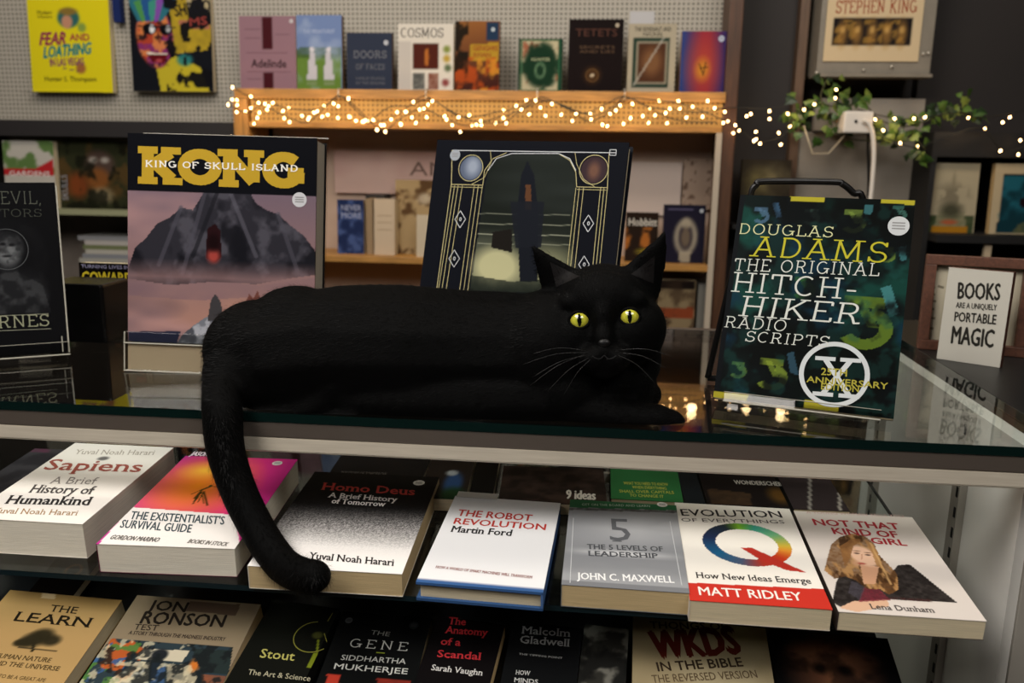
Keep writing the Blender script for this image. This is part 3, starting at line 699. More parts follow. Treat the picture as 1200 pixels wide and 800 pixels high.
b = lower('grey brown paperback with black block capitals over a painted crowd scene', (161, 697), (306, 708), '#8a7a62', cell=.0011, spine='#c0b296', pages=PAGES)
c = b.cv; PB = [(131, 748), (273, 758), (262, 830), (60, 830)]; M = c.mask_poly(PB)
c.mixin(M, '#2d3a40'); c.clouds('#b2582a', 1, 55, 21, .52, .56, M=M * (c.X < c.w * .33)); c.clouds('#4f7a3a', .9, 70, 22, .58, .62, M=M * (c.X < c.w * .3)); c.clouds('#3a5a8a', .9, 80, 23, .6, .64, M=M * (c.X < c.w * .4))
c.poly([(168, 760), (222, 762), (214, 775), (158, 772)], '#c9bfa6'); c.ell((187, 767), .0085, .0075, '#23262a', soft=.2); c.poly([(178, 776), (194, 777), (192, 800), (176, 800)], '#3a5478')
c.poly([(160, 775), (176, 775), (170, 830), (110, 830), (130, 795)], '#c0b79c', nz=.4, ns=300); c.poly([(196, 778), (228, 778), (236, 830), (194, 830)], '#a59a80', nz=.5, ns=300)
c.ell((229, 778), .006, .009, '#c8702c', soft=.4); c.poly([(225, 760), (272, 762), (268, 790), (236, 788)], '#26302f'); c.poly([(236, 790), (266, 792), (262, 820), (236, 815)], '#9a5436', nz=.6)
c.clouds('#1a1d1e', .8, 90, 24, .54, .62, M=M); c.clouds('#d8cba8', .7, 110, 25, .6, .66, M=M * (c.X < c.w * .8)); c.poly([(223, 704), (282, 708), (276, 721), (218, 716)], '#5d4c3e'); b.cover()
b.text('JON', (172, 714), (216, 717), (178, 703), '#27211c', 'title', bold=.07, shear=True)
b.text('RONSON', (163, 730), (260, 734.5), (170, 716.5), '#27211c', 'title', bold=.07, shear=True)
b.text('TEST', (156, 737.5), (184, 739), (159, 731), '#3a3029', 'title', bold=.03, shear=True)
b.text('A STORY THROUGH THE MADNESS INDUSTRY', (150, 743), (263, 751), (152, 738.8), '#3a3029', 'subtitle', bold=.05)

b = lower('black paperback with a thin yellow ring and green flask drawing', (320, 702), (398, 713), '#12130f', cell=.0013, pages=PAGESD, side='right', spine='#1a1a18')
c = b.cv; c.ell((322, 702), .012, .004, '#3b3c36', .8, .5); c.poly([(368, 765), (378, 765), (382, 776), (377, 783), (359, 782), (362, 776)], '#6f7a1e'); c.ell((372, 744), .0055, .0045, '#4c4f22', .8, .3)
c.line((373, 750), (371, 768), .002, '#6f7a1e'); b.cover()
b.text('Stout', (304, 770), (344, 774), (307, 760), '#b0aa5e', 'title', bold=.03, shear=True)
b.text('The Art & Science', (290, 790), (363, 798), (292, 784), '#a8a288', 'subtitle', bold=.02, shear=True)
x, y = b.tf((368, 746)); segs = []
for i in range(20):
    a0, a1 = (math.radians(100 + i * 11), math.radians(111 + i * 11)); r_ = .021; segs.append(((x + r_ * math.cos(a0), y + r_ * .95 * math.sin(a0)), (x + r_ * math.cos(a1), y + r_ * .95 * math.sin(a1))))
b.lines(segs, .0011, '#7c7a34', 'ring_line', raw=True); b.lines([((384, 728), (390, 718)), ((380, 742), (383, 752))], .001, '#7c7a34', 'ring_line')

b = lower('black paperback with widely spaced pale capitals and a green underlined letter', (402, 716), (506, 724), '#0f1010', cell=.002, pages=PAGESD, spine='#111111')
c = b.cv; c.poly([(384, 789), (398, 791), (396, 812), (378, 812)], '#b0392a'); c.poly([(442, 794), (480, 797), (479, 812), (440, 812)], '#9c3226', nz=.4); b.cover()
b.text('THE', (434, 743), (456, 745.5), (435, 738), '#8c8c88', 'title'); b.text('GENE', (409, 758), (477, 763), (413, 748), '#b9b9b4', 'title', slab=(.09, .06, .06, .3))
b.text('SIDDHARTHA', (399, 773), (475, 778), (401, 767), '#b5b5b0', 'author_name', bold=.02, shear=True); b.text('MUKHERJEE', (391, 783.5), (477, 790), (393, 777), '#c6c6c0', 'author_name', bold=.02, shear=True)
b.lines([((441, 764.5), (451, 765.2))], .0014, '#7d8a2c', 'underline'); b.sticker((409, 727), .004, '#55585a', '#333333'); b.sticker((485, 733), .005, '#2c3032', '#4a4a4a')

b = lower('black paperback with red title and white author name', (513, 721), (592, 732), '#100d0e', cell=.003, spine='#141012', side='left', pages=PAGESD); b.cover()
b.serif = True
for t, l, r, y in (('The', 525, 545, 731), ('Anatomy', 521, 571, 741.5), ('of a', 516, 539, 755), ('Scandal', 512, 563, 769.5)): b.text(t, (l, y), (r, y + 3.5 * (r - l) / 50), (l + 1.5, y - 8), '#c0343a', 'title', bold=.05, shear=True)
b.serif = True; b.text('Sarah Vaughn', (505, 785), (565, 791.5), (507, 778.5), '#cfccc8', 'author_name', bold=.03)

b = lower('black paperback with grey author name, right of the red titled black one', (601, 727), (683, 736), '#101112', cell=.003, spine='#c4b79c', side='left', pages=PAGESD); b.cover()
b.serif = True; b.text('Malcolm', (611, 742), (668, 746), (612, 733.5), '#8c8c8c', 'author_name', bold=.03); b.text('Gladwell', (609, 753), (667, 757.5), (610, 744.5), '#8c8c8c', 'author_name', bold=.03)
b.text('THE TIPPING POINT', (608, 767), (659, 772), (608, 765), '#9a9a98', 'subtitle', bold=.03); b.text('HOW', (604, 790), (621, 791.5), (605, 785), '#b9b9b6', 'title', bold=.04); b.text('MINDS', (602, 799), (630, 801.5), (603, 794), '#b9b9b6', 'title', bold=.04)

b = lower('paperback with a grey mottled black and white photograph', (685, 731), (737, 737), '#2e2d29', cell=.0013, spine='#222220', pages=PAGESD)
b.cv.clouds('#77756c', .8, 60, 31, .45, .6); b.cv.clouds('#141413', .9, 45, 32, .5, .62); b.cover()

b = lower('cream paperback with heavy dark red capitals', (742, 722), (897, 736), '#a59878', cell=.002, spine='#8a7b5c', pages=PAGES)
b.cv.clouds('#8c7c5c', .6, 12, 33); b.cover()
b.text('THONGS OF', (762, 736), (852, 738), (762, 728), '#3c2a20', 'title', bold=.04); b.text('WKDS', (766, 771), (866, 764.5), (763, 740), '#571f16', 'title', bold=.12)
b.text('IN THE BIBLE', (771, 786.5), (871, 780.5), (770, 776), '#35291f', 'title', bold=.05); b.text('THE REVERSED VERSION', (765, 800), (888, 794), (764, 791), '#5c4c38', 'subtitle', bold=.02)

b = lower('very dark paperback with a dim brown face, rightmost on the lower shelf', (900, 736), (1040, 748), '#0b0a0b', cell=.0014, spine='#101010', pages=PAGESD)
c = b.cv; c.ell((975, 778), .036, .045, '#6a4430', .95, .5); c.ell((973, 770), .030, .013, '#96664a', .8, .8); c.ell((962, 783), .008, .006, '#15100d', .9, .5); c.ell((990, 785), .008, .006, '#15100d', .9, .5)
c.ell((978, 795), .007, .014, '#7a4f34', .7, .6); c.clouds('#0b0a0b', .5, 50, 35); b.cover()
b = lower('black book with a thin orange ring, behind the tan tree paperback', (66, 654), (116, 658), '#15110f', h=.055, cell=.0015, up=-.004, th=.010)
b.cv.ell((86, 668), .010, .010, '#8c5a22', .8, .2); b.cv.ell((86, 668), .0075, .0075, '#15110f', 1, .2); b.cover()
#==PART3==
# ================================================================== books standing on the counter
def local_box(b, name, a, c, mt, bev=0, label=None):
    bm = bmesh.new(); addbox(bm, a, c, bev); o = bmobj(name, bm, mt, b.root)
    if label: o['label'] = label
    return o

def acrylic_stand(name, label, b, lip=.02, foot=.03, x0=.02, x1=None, drop=None):
    """clear plastic book stand built around a leaning book: ledge, front lip, back rest, rear foot"""
    x1 = x1 or b.w - .02
    r = root(name, label, 'book stand', tuple(b.O)); r.matrix_world = b.root.matrix_world.copy(); t = .003
    def lb(nm, a, c, mt=ACRYL): bm = bmesh.new(); addbox(bm, a, c, .0006); return bmobj(nm, bm, mt, r)
    lb('ledge', (x0, -.0012 - t, -.004), (x1, -.0012, b.th + .006)); lb('front_lip', (x0, -.0012 - t, b.th + .0062), (x1, lip, b.th + .009))
    lb('lip_edge', (x0, lip, b.th + .0058), (x1, lip + .0007, b.th + .0090), AEDGE); lb('ledge_edge', (x0, -.0016 - t, b.th + .0094), (x1, -.0028, b.th + .0102), AEDGE)
    lb('back_rest', (x0 + .02, -.0012, -.0045), (x1 - .02, b.h * .6, -.0012))
    zf = (b.O + b.ez * b.th).z
    for fx in (x0 + .004, x1 - .016): lb('front_foot', (fx, -(zf - .0009) / b.ey.z, b.th - .003), (fx + .012, -.0043, b.th + .004))
    # rear foot drops to the counter
    M = b.root.matrix_world
    top = M @ Vector(((x0 + x1) / 2, b.h * .5, -.006)); hw = (x1 - x0) / 2 - .03
    ez = Vector((b.ez.x, b.ez.y, 0)).normalized(); base = Vector((top.x, top.y, .0012)) - ez * (foot + .0)
    a1 = top - b.ex * hw; a2 = top + b.ex * hw; c1 = base - Vector((b.ex.x, b.ex.y, 0)) * hw; c2 = base + Vector((b.ex.x, b.ex.y, 0)) * hw
    inv = M.inverted(); q = [inv @ p for p in (c1, c2, a2, a1)]
    n = (q[1] - q[0]).cross(q[3] - q[0]).normalized() * .002
    meshobj('rear_foot', q + [p - n for p in q], [(0, 1, 2, 3), (7, 6, 5, 4), (0, 4, 5, 1), (1, 5, 6, 2), (2, 6, 7, 3), (3, 7, 4, 0)], ACRYL, r)
    return r

# ---- large book with heavy yellow block title
b = standing('book', 'tall hardback with heavy yellow block title above a stormy pink sky and dark mountain', -.5663, .972, .036, 2.55, 7.58, -.774, .2300, .2502, .044)
KG = b; b.body(pages_mat('grey_page_edges', '#9a9284'), hard=True, spine='#141417', side='left', inset=.002)
c = b.canvas('#8c7480', .00125)
c.grad((260, 225), (260, 400), '#6f5e6a', '#a87c6c'); c.clouds('#a88280', .7, 13, 41, .45, .62, sx=2.2); c.clouds('#453c4a', .85, 11, 42, .46, .64, sx=2.5)
c.poly([(150, 330), (220, 322), (300, 335), (372, 325), (372, 352), (300, 348), (230, 352), (150, 346)], '#6f5a66', .6, nz=.5, ns=60)
c.poly([(150, 388), (212, 388), (206, 406), (150, 406)], '#26293c'); c.clouds('#c08e74', .6, 16, 43, .5, .66, sx=3, M=np.clip(1 - np.abs(c.Y / c.h - .16) / .13, 0, 1))
# plain dark mountain with a glowing cleft (generic stand-in for the cover picture)
MT = [(150, 316), (158, 290), (170, 280), (184, 262), (200, 254), (212, 243), (226, 246), (240, 224), (250, 214), (262, 205), (272, 208), (282, 218), (292, 224), (300, 238), (312, 246), (326, 251), (340, 264), (356, 276), (371, 296), (371, 322), (340, 326), (300, 333), (250, 330), (200, 334), (150, 326)]
c.poly(MT, '#2b2a31'); MM = c.mask_poly(MT); c.clouds('#55535c', .7, 42, 44, .5, .64, M=MM); c.clouds('#131318', .85, 30, 45, .5, .64, M=MM)
for (p, q_, k_) in (((262, 206), (226, 300), '#17171c'), ((262, 206), (300, 300), '#5a5862'), ((212, 243), (186, 310), '#4c4a54'), ((326, 251), (348, 316), '#4c4a54'), ((240, 226), (214, 320), '#4a4852')): c.line(p, q_, .005, k_, .6)
c.poly([(243, 268), (252, 262), (258, 270), (260, 300), (252, 308), (241, 302)], '#241013'); c.ell((250, 300), .0075, .008, '#a8443c', .9, .45); c.ell((250, 284), .007, .010, '#16090b', .9, .4)
fog = np.clip(1 - np.abs(c.Y - c.tf((260, 326))[1]) / .022, 0, 1); c.mixin(fog * (.45 + .5 * vnoise(c.X * 20, c.Y * 55, 48)), '#8a6c6c')
RK = [(204, 406), (214, 392), (226, 382), (240, 372), (262, 368), (284, 362), (300, 352), (318, 358), (340, 350), (372, 352), (372, 414), (204, 408)]
c.poly(RK, '#6d7078'); RM = c.mask_poly(RK); c.clouds('#a3a5ad', .9, 75, 46, .5, .6, M=RM); c.clouds('#33363d', .8, 65, 47, .52, .62, M=RM)
c.poly([(243, 376), (247, 352), (252, 344), (258, 352), (263, 374)], '#3c3a3c'); c.poly([(286, 358), (292, 344), (297, 350), (302, 340), (306, 352), (312, 358)], '#6a4038')
c.poly([(140, 150), (380, 150), (380, 230.5), (140, 223)], '#0d0e13'); b.cover(PRINTG)
b.text('KONG', (161.5, 215), (357, 222.5), (161.5, 171), '#b8962b', 'title', slab=(.30, .19, .10, .03))
b.text('KING OF SKULL ISLAND', (170.5, 195.5), (349, 201.5), (170.7, 187.5), '#ebe7df', 'subtitle', slab=(.17, .10, .05, .10))
b.sticker((351, 234), .0088, '#c4c4c8')
st = root('book_stand', 'clear plastic stand with a beige card front under the yellow titled hardback', 'book stand', tuple(KG.O)); st.matrix_world = KG.root.matrix_world.copy()
def sb(nm, a, c_, mt, bev=.0006): bm = bmesh.new(); a = (a[0], a[1], a[2] + .020 if a[2] > .01 else a[2]); c_ = (c_[0], c_[1], c_[2] + .020); addbox(bm, a, c_, bev); return bmobj(nm, bm, mt, st)
sb('card_front', (.001, -.0345, .018), (.2285, -.0025, .0265), mat('beige_card', '#a09076', .5))
sb('bottom_edge', (-.003, -.0362, .0150), (.232, -.0347, .0300), AEDGE); sb('top_edge', (-.003, -.0024, .0150), (.232, -.0010, .0300), AEDGE); sb('side_edge', (-.003, -.0345, .0265), (-.0015, .012, .0290), AEDGE)
sb('front_sheet', (-.0012, -.0345, .0272), (.232, .012, .0290), ACRYL); sb('ledge', (.005, -.0024, -.03), (.225, -.0010, .0148), ACRYL); sb('back_rest', (-.001, -.001, -.004), (.231, .2562, -.0212), ACRYL); sb('back_edge', (-.003, .2563, -.0045), (.231, .2573, -.0207), AEDGE, .0002)
for x_ in (.01, .21): sb('foot', (x_, -.0360, -.04), (x_ + .012, -.0025, .014), ACRYL)

# ---- navy art book with gilt lines
b = standing('book', 'navy hardback with gilt border lines and a misty tower picture, leaning behind the cat', -.232, 1.059, .020, -16.46, 15.1, -.237, .255, .272, .022)
b.body(PAGES, hard=True, spine='#10131c', side='left'); c = b.canvas('#0f1118', .0012)
PN = [(551, 340), (568, 222), (572, 200), (582, 186), (600, 180), (655, 180), (668, 186), (675, 200), (676, 222), (668, 345)]
M = c.mask_poly(PN); c.mixin(M, '#262b28'); g = np.clip((.66 - c.Y / c.h) / .3, 0, 1); c.mixin(M * g, '#77785e', .85); c.clouds('#a9aa94', .75, 8, 51, .48, .62, sx=7, M=M * np.clip(.25 + g * 1.5, 0, 1)); c.clouds('#141814', .8, 10, 52, .5, .62, sx=5, M=M)
for yy, aa in ((250, .5), (262, .6), (274, .7), (285, .5)): c.line((560, yy), (668, yy + 2), .0012, '#b3b49c', aa)
c.ell((582, 312), .032, .024, '#bdb98e', .9, .3); c.ell((640, 312), .028, .02, '#a19f78', .7, .6); c.mixin(M * np.clip(1 - np.abs(c.Y / c.h - .30) / .06, 0, 1), '#20261f', .8)
# slender dark tower with a low annex (generic stand-in)
c.poly([(609, 330), (606, 250), (611, 205), (618, 188), (626, 205), (631, 250), (630, 330)], '#15181f'); c.poly([(616, 216), (622, 216), (623, 246), (615, 246)], '#5a3a26'); c.poly([(598, 236), (638, 236), (634, 290), (604, 290)], '#181b22', .9)
c.poly([(577, 272), (600, 268), (600, 296), (576, 290)], '#1a1714')
c.poly([(546, 345), (552, 322), (600, 330), (668, 326), (668, 350)], '#1b201c', .9, nz=.5, ns=90)
c.ell((552, 197), .0155, .0155, '#5a6478', soft=.06); c.ell((554, 195), .009, .011, '#a9b2c0', .7, .5)
c.ell((696, 199), .0165, .0165, '#3a2c30', soft=.06); c.ell((696, 200), .007, .010, '#7a5644', .8, .5); b.cover()
GOLD = '#c4b884'; PALE = '#d2d4d8'
def plines(pts, wd, col): b.lines(list(zip(pts, pts[1:])), wd, col, 'gilt_line')
plines([(530, 176), (722, 179)], .0009, PALE); plines([(530, 176), (529, 216), (511, 345)], .0009, GOLD)
for dx in (0, 4, 9): plines([(533 + dx, 217), (513 + dx * 1.0, 345)], .0007, GOLD)
for dx in (0, 4, 8): plines([(556 + dx * 1.2, 217), (538 + dx * 1.2, 345)], .0007, GOLD)
for dx in (0, 4, 9): plines([(675 + dx, 220), (664 + dx, 320)], .0007, GOLD)
for dx in (0, 4, 8): plines([(704 + dx, 220), (694 + dx, 320)], .0007, GOLD)
plines([(529, 216), (566, 217), (568, 200), (578, 186), (594, 179)], .0008, GOLD); plines([(714, 180), (712, 220), (676, 219), (675, 202), (668, 188), (656, 181)], .0008, GOLD)
plines(PN[2:8], .0008, PALE); plines([(575, 176), (576, 190), (568, 208), (553, 216)], .0006, GOLD); plines([(674, 178), (676, 192), (684, 210), (697, 219)], .0006, GOLD); plines([(529, 219), (566, 220)], .0006, GOLD); plines([(676, 222), (712, 223)], .0006, GOLD)
plines([(715, 175.5), (722.5, 175.7), (722, 182.3), (714.6, 182), (715, 175.5)], .0008, PALE); b.ring((552, 197), .0172, .0172, .0008, GOLD); b.ring((696, 199), .0182, .0182, .0008, GOLD)
for (x, y) in ((540, 257), (533, 303), (690, 262), (685, 310)): plines([(x, y - 10), (x + 6, y), (x - .6, y + 10), (x - 6.5, y), (x, y - 10)], .0008, PALE); b.ring((x, y), .0016, .0024, .0008, PALE)
b.sticker((534, 182), .0072, '#9aa0a8')
acrylic_stand('book_stand', 'clear plastic stand under the navy hardback behind the cat', b)

# ---- dark green script book
b = standing('book', 'black and green paperback of radio scripts with a white circled X, on a clear stand', .131, .913, .012, -17.46, 23.22, -.049, .1797, .2318, .016)
HB = b; b.body(PAGES, spine='#0b1011', side='left'); c = b.canvas('#0a1413', .0012)
c.clouds('#123c34', .9, 26, 61, .48, .62); c.clouds('#0d2a3c', .8, 22, 62, .5, .62); c.clouds('#050706', .9, 18, 63, .48, .6)
def arcshape(cx, cy, s, col, a=.75):
    x, y = c.tf((cx, cy)); D = np.hypot((c.X - x) / s, (c.Y - y) / (s * .85)); A = np.degrees(np.arctan2(c.Y - y, c.X - x)); M = ((D < 1) & (D > .52) & ((A > -150) & (A < 75))).astype(float); c.mixin(M, col, a)
    M = ((np.abs(c.X - x + s * .1) < s * .75) & (np.abs(c.Y - y - s * 1.0) < s * .22)).astype(float); c.mixin(M, col, a * .9)
    M = ((np.abs((c.X - x) + (c.Y - y - s * .55) * .6) < s * .2) & (np.abs(c.Y - y - s * .55) < s * .5)).astype(float); c.mixin(M, col, a * .9)
arcshape(1000, 262, .0125, '#71883a'); arcshape(951, 256, .009, '#4c6a5a'); arcshape(892, 254, .009, '#4f6c88'); arcshape(1053, 252, .008, '#3f6a60'); arcshape(1013, 384, .027, '#5c7424', .85); arcshape(904, 442, .0165, '#7d9030'); arcshape(865, 435, .009, '#5a7a3a')
arcshape(1040, 300, .008, '#6a7f30'); arcshape(942, 340, .012, '#2f5a2a', .7)
c.poly([(1032, 337), (1044, 334), (1054, 367), (1042, 372)], '#3f7a7c', .85); c.poly([(1014, 240), (1024, 240), (1021, 252), (1012, 250)], '#3a6e74', .8); c.poly([(1052, 290), (1062, 288), (1062, 304), (1056, 306)], '#3a6e74', .8); c.poly([(905, 238), (912, 237), (916, 254), (910, 255)], '#3d5f80', .7)
c.poly([(922, 414), (930, 412), (936, 440), (926, 436)], '#35566a', .7); c.poly([(954, 330), (962, 326), (970, 344), (960, 348)], '#2f6a60', .6)
c.clouds('#070b0c', .85, 45, 64, .47, .62); c.clouds('#1c4c46', .35, 60, 65, .55, .65); c.mixin((c.X < .006).astype(float), '#0c0f12')
for q in ([(926.5, 228.5), (966, 230.5), (966, 237), (926.5, 235)], [(1033, 231.5), (1072, 233), (1071, 240), (1033, 238)], [(835, 457.5), (877, 462), (875, 472), (833, 466)], [(943, 468.5), (983.5, 473.5), (982.5, 482.5), (942, 477.5)], [(880, 226), (900, 227), (900, 229), (880, 228)]): c.poly(q, '#a39a2c')
b.cover(PRINTG); WH = '#c9cbc4'; S1 = (.085, .055, .12, .10)
b.text('DOUGLAS', (866.5, 274), (975.5, 278.5), (868.5, 261.5), '#c9c99a', 'author_name', slab=S1, shear=True)
b.text('ADAMS', (878, 300), (1038, 308.5), (882.5, 276.5), '#b3ac2c', 'author_name', slab=(.085, .055, .14, .10), shear=True)
b.text('THE ORIGINAL', (859.5, 316.8), (1030, 323.8), (862, 302.5), WH, 'title', slab=S1, shear=True)
b.text('HITCH-', (856.5, 341.5), (1001.7, 351), (860.5, 318.5), WH, 'title', slab=(.085, .055, .14, .06), shear=True)
b.text('HIKER', (865, 370), (1007, 380.5), (871, 346.5), WH, 'title', slab=(.09, .055, .14, .06), shear=True)
b.text('RADIO', (848.5, 383.2), (920, 388.6), (851.5, 370), WH, 'title', slab=S1, shear=True)
b.text('SCRIPTS', (873, 400), (970, 407), (876, 387.5), WH, 'title', slab=S1, shear=True)
b.ring((977.3, 438.5), .0345, .0345, .0048, '#c3c7c8', 'circle_emblem', 56)
b.text('X', (952, 463), (1007, 467.5), (955, 417), '#c3c7c8', 'emblem_letter', slab=(.13, .10, .20, 0))
b.text('25TH', (962, 439), (992, 441), (963, 431), '#a39a3c', 'lettering', bold=.05); b.text('ANNIVERSARY', (945, 447.5), (1040, 456), (946, 440.5), '#a39a3c', 'lettering', bold=.05); b.text('EDITION', (962, 456), (1006, 459.5), (963, 449), '#a39a3c', 'lettering', bold=.05)
b.sticker((1053, 265), .0105, '#bcbfc0')
acrylic_stand('book_stand', 'clear plastic stand holding the black and green paperback', b, lip=.006, x0=.012, x1=b.w - .012)
# black tubular handle behind it
P = [atY(872, 262, 1.02), atY(880, 226, 1.02), atY(886, 217, 1.02), atY(896, 212.5, 1.02), atY(975, 213, 1.02), atY(988, 216, 1.02), atY(1000, 226, 1.02), atY(1012, 240, 1.02)]
P = [Vector((P[0].x - .03, 1.02, .006)), Vector((P[0].x - .015, 1.02, .10))] + P + [Vector((P[-1].x + .012, 1.02, .10)), Vector((P[-1].x + .022, 1.02, .006))]
r = root('wire_rack', 'black tubular metal rack arching up behind the black and green paperback', 'rack', (.2, 1.02, 0)); bpy.context.view_layer.update()
o = tube('handle', smooth_path(P, 6), .0038, BLACKM, None, 10); o.parent = r; o.matrix_parent_inverse = Matrix.Translation(-r.location)
o = tube('base_bar', [P[0], P[-1]], .0038, BLACKM, None, 10); o.parent = r; o.matrix_parent_inverse = Matrix.Translation(-r.location)

# ---- black engraved book, far left
b = standing('book', 'black book with grey engraved helmeted figure and lettering cut off by the left edge', -.8050, .9330, .010, 30, 14, 0, .155, .218, .020)
DV = b; b.body(PAGES, hard=True, spine='#0c0c0d', side='left'); b.px_mode = True; c = b.canvas('#0c0c0e', .0012)
c.ell((5, 300), .034, .040, '#232426', .8, .5); c.ell((14, 297), .030, .032, '#0c0c0e', .8, .2); c.ell((8, 292), .014, .019, '#56585a', .9, .5); c.ell((10, 290), .011, .013, '#4f5153', .7, .6)
c.clouds('#6a6c6e', .7, 110, 72, .5, .6, M=c.mask_ell((8, 292), .014, .019, .3)); c.ell((3, 286), .0035, .002, '#101012', .9, .4); c.ell((14, 287), .0035, .002, '#101012', .9, .4); c.ell((8, 300), .005, .0014, '#101012', .9, .4); c.line((8, 287), (8, 296), .0016, '#5c5e60'); c.poly([(-8, 322), (20, 318), (50, 334), (60, 366), (-8, 368)], '#2f3032', nz=.5, ns=200); c.ell((12, 340), .030, .022, '#37383a', .8, .6); c.ell((42, 348), .012, .012, '#343537', .7, .5); c.clouds('#0c0c0e', .6, 60, 71, .45, .6); b.cover()
x, y = b.tf((8, 292)); b.ring((8, 292), .024, .026, .0008, '#4c4e50')
b.text('THE DEVIL,', (-62, 239.5), (48, 239), (-62, 224), '#4e5048', 'title', slab=(.07, .05, .06, .05)); b.text('DETECTORS', (-62, 254.5), (49, 254), (-62, 245), '#3c3e38', 'title', slab=(.07, .05, .06, .05))
b.text('BARNES', (-34, 386), (58, 382), (-34, 371), '#8b8c74', 'author_name', slab=(.10, .06, .06, .06)); b.lines([((-60, 372.5), (57, 367.5)), ((-60, 390), (60, 385))], .0009, '#77786a', 'rule_line')
o = acrylic_stand('book_stand', 'clear plastic stand with bright polished edges under the leftmost black book', b, lip=.012, x0=-.002, x1=b.w + .003)
for (a, d) in (((b.w + .0005, -.001, b.th + .0005), (b.w + .0022, b.h * .98, b.th + .0028)), ((b.w - .006, .0, b.th + .0062), (b.w - .0048, .02, b.th + .0078))):
    bm = bmesh.new(); addbox(bm, a, d); bmobj('side_edge', bm, AEDGE, o)

# ---- the wooden sign and the wooden frame behind it
r = standing('wooden_frame', 'dark wooden box frame with a cream card inside, behind the small book-quote sign', .4655, 1.262, -.0002, -15.7, 4, 0, .137, .136, .026, 'frame')
t = .014
for nm, a, d in (('frame_rail', (0, 0, 0), (r.w, t, r.th)), ('frame_rail', (0, r.h - t, 0), (r.w, r.h, r.th)), ('frame_stile', (0, t, 0), (t, r.h - t, r.th)), ('frame_stile', (r.w - t, t, 0), (r.w, r.h - t, r.th))): local_box(r, nm, a, d, DWOOD, .001)
r.zt = .014; local_box(r, 'card', (t, t, .002), (r.w - t, r.h - t, .014), solid_mat('#b7ae98')); r.th = .014; r.layer = 0
r.lines([((1090, 345), (1096, 345)), ((1090, 352), (1097, 353)), ((1089, 362), (1095, 362)), ((1089, 372), (1096, 373)), ((1088, 384), (1094, 385)), ((1099, 335), (1106, 337)), ((1092, 336), (1096, 337))], .0035, '#77705f', 'drawing')
s = standing('sign', 'small white sign with black capitals saying books are magic, on a wooden block', .4705, 1.2013, -.0002, -33.36, 3, .04, .0771, .1257, .0185, 'sign')
o = local_box(s, 'wood_block', (-.0005, -.0005, 0), (s.w + .0005, s.h + .0005, s.th - .0012), mat('walnut_block', '#4f2f22', .45, var=.3, vscale=20, stretch=(12, 12, 1)), .0008); cc = s.canvas('#c3bfb4', .01); s.cover(name='front_card')
for t, L, R, T in (('BOOKS', (1121.7, 349.5), (1170.7, 351.5), (1122.8, 331)), ('ARE A UNIQUELY', (1120, 360.3), (1167.7, 363.5), (1120.7, 354)), ('PORTABLE', (1118, 376), (1166.5, 380), (1119.2, 365.3)), ('MAGIC', (1114, 401.7), (1162.7, 407), (1116, 382))):
    s.text(t, L, R, T, '#2c2a26', 'lettering', bold=.06)

# ================================================================== books and cards on the wall fittings
ZP = .4240
def wallbook(label, L, R, T, B, Y, z, base, th=.02, cell=.0045, spine='#333333', side='left', cat='book', name='book', lean=3.0, body=True, hard=False):
    """cover spans columns L..R, rows T..B of the photograph at depth Y; stands on height z"""
    mid = (T + B) / 2; a = atY(L, mid, Y); c_ = atY(R, mid, Y); top = atY((L + R) / 2, T, Y).z; bot = atY((L + R) / 2, B, Y).z if z is None else z
    h = (top - bot) / math.cos(math.radians(lean)); cx = (a.x + c_.x) / 2; wd = c_.x - a.x
    b = standing(name, label, cx - wd / 2, Y, bot, 0, lean, 0, wd, h, th, cat)
    if body: b.body(PAGES, spine=spine, side=side, hard=hard)
    b.px_mode = False; b.canvas(base, cell); return b
YB_ = 2.285
b = wallbook('mauve book with dark red vertical bars, first from the left on the upper shelf', 280, 346, 18, 104, YB_, ZP, '#8a6a74', spine='#70525c')
b.cv.poly([(.42, 0), (.60, 0), (.60, .44), (.42, .44)], '#40161c'); b.cv.poly([(.42, .78), (.60, .78), (.60, 1), (.42, 1)], '#40161c'); b.cover()
b.text('Adelinde', (.2, .70), (.82, .70), (.2, .59), '#2c1a20', 'title', bold=.05); b.lines([((.1, .18), (.38, .18)), ((.1, .3), (.38, .3)), ((.64, .25), (.9, .25)), ((.12, .86), (.38, .86)), ((.12, .5), (.85, .5)), ((.12, .76), (.9, .76))], .0018, '#6c4e58')
b.sticker((.93, .07), .005, '#c9c4c6')
b = wallbook('book with blue sky, green lawn and two white figures, second on the upper shelf', 347, 400, 17, 104, YB_, ZP, '#6c7fa8', spine='#6b5236', side='right')
c = b.cv; c.poly([(0, .52), (1, .52), (1, 1), (0, 1)], '#5d7a34'); c.poly([(0, .44), (1, .42), (1, .56), (0, .58)], '#3c5230', nz=.5); c.clouds('#93a2bd', .7, 20, 81)
for x in (.34, .70): c.poly([(x - .05, .5), (x + .05, .5), (x + .12, .86), (x - .12, .86)], '#b9b6bd'); c.ell((x, .46), .006, .007, '#cfcad0'); c.poly([(x - .12, .88), (x + .12, .88), (x + .12, .94), (x - .12, .94)], '#7d8a6a', nz=.6, ns=300)
b.cover(); b.text('THE MINIATURIST', (.15, .24), (.85, .24), (.15, .19), '#a9b5cc', 'title')
b = wallbook('dark slate blue book with grey capitals, third on the upper shelf', 406, 459, 38, 104, YB_, ZP, '#2e3444', spine='#5c4634', side='right'); b.cover()
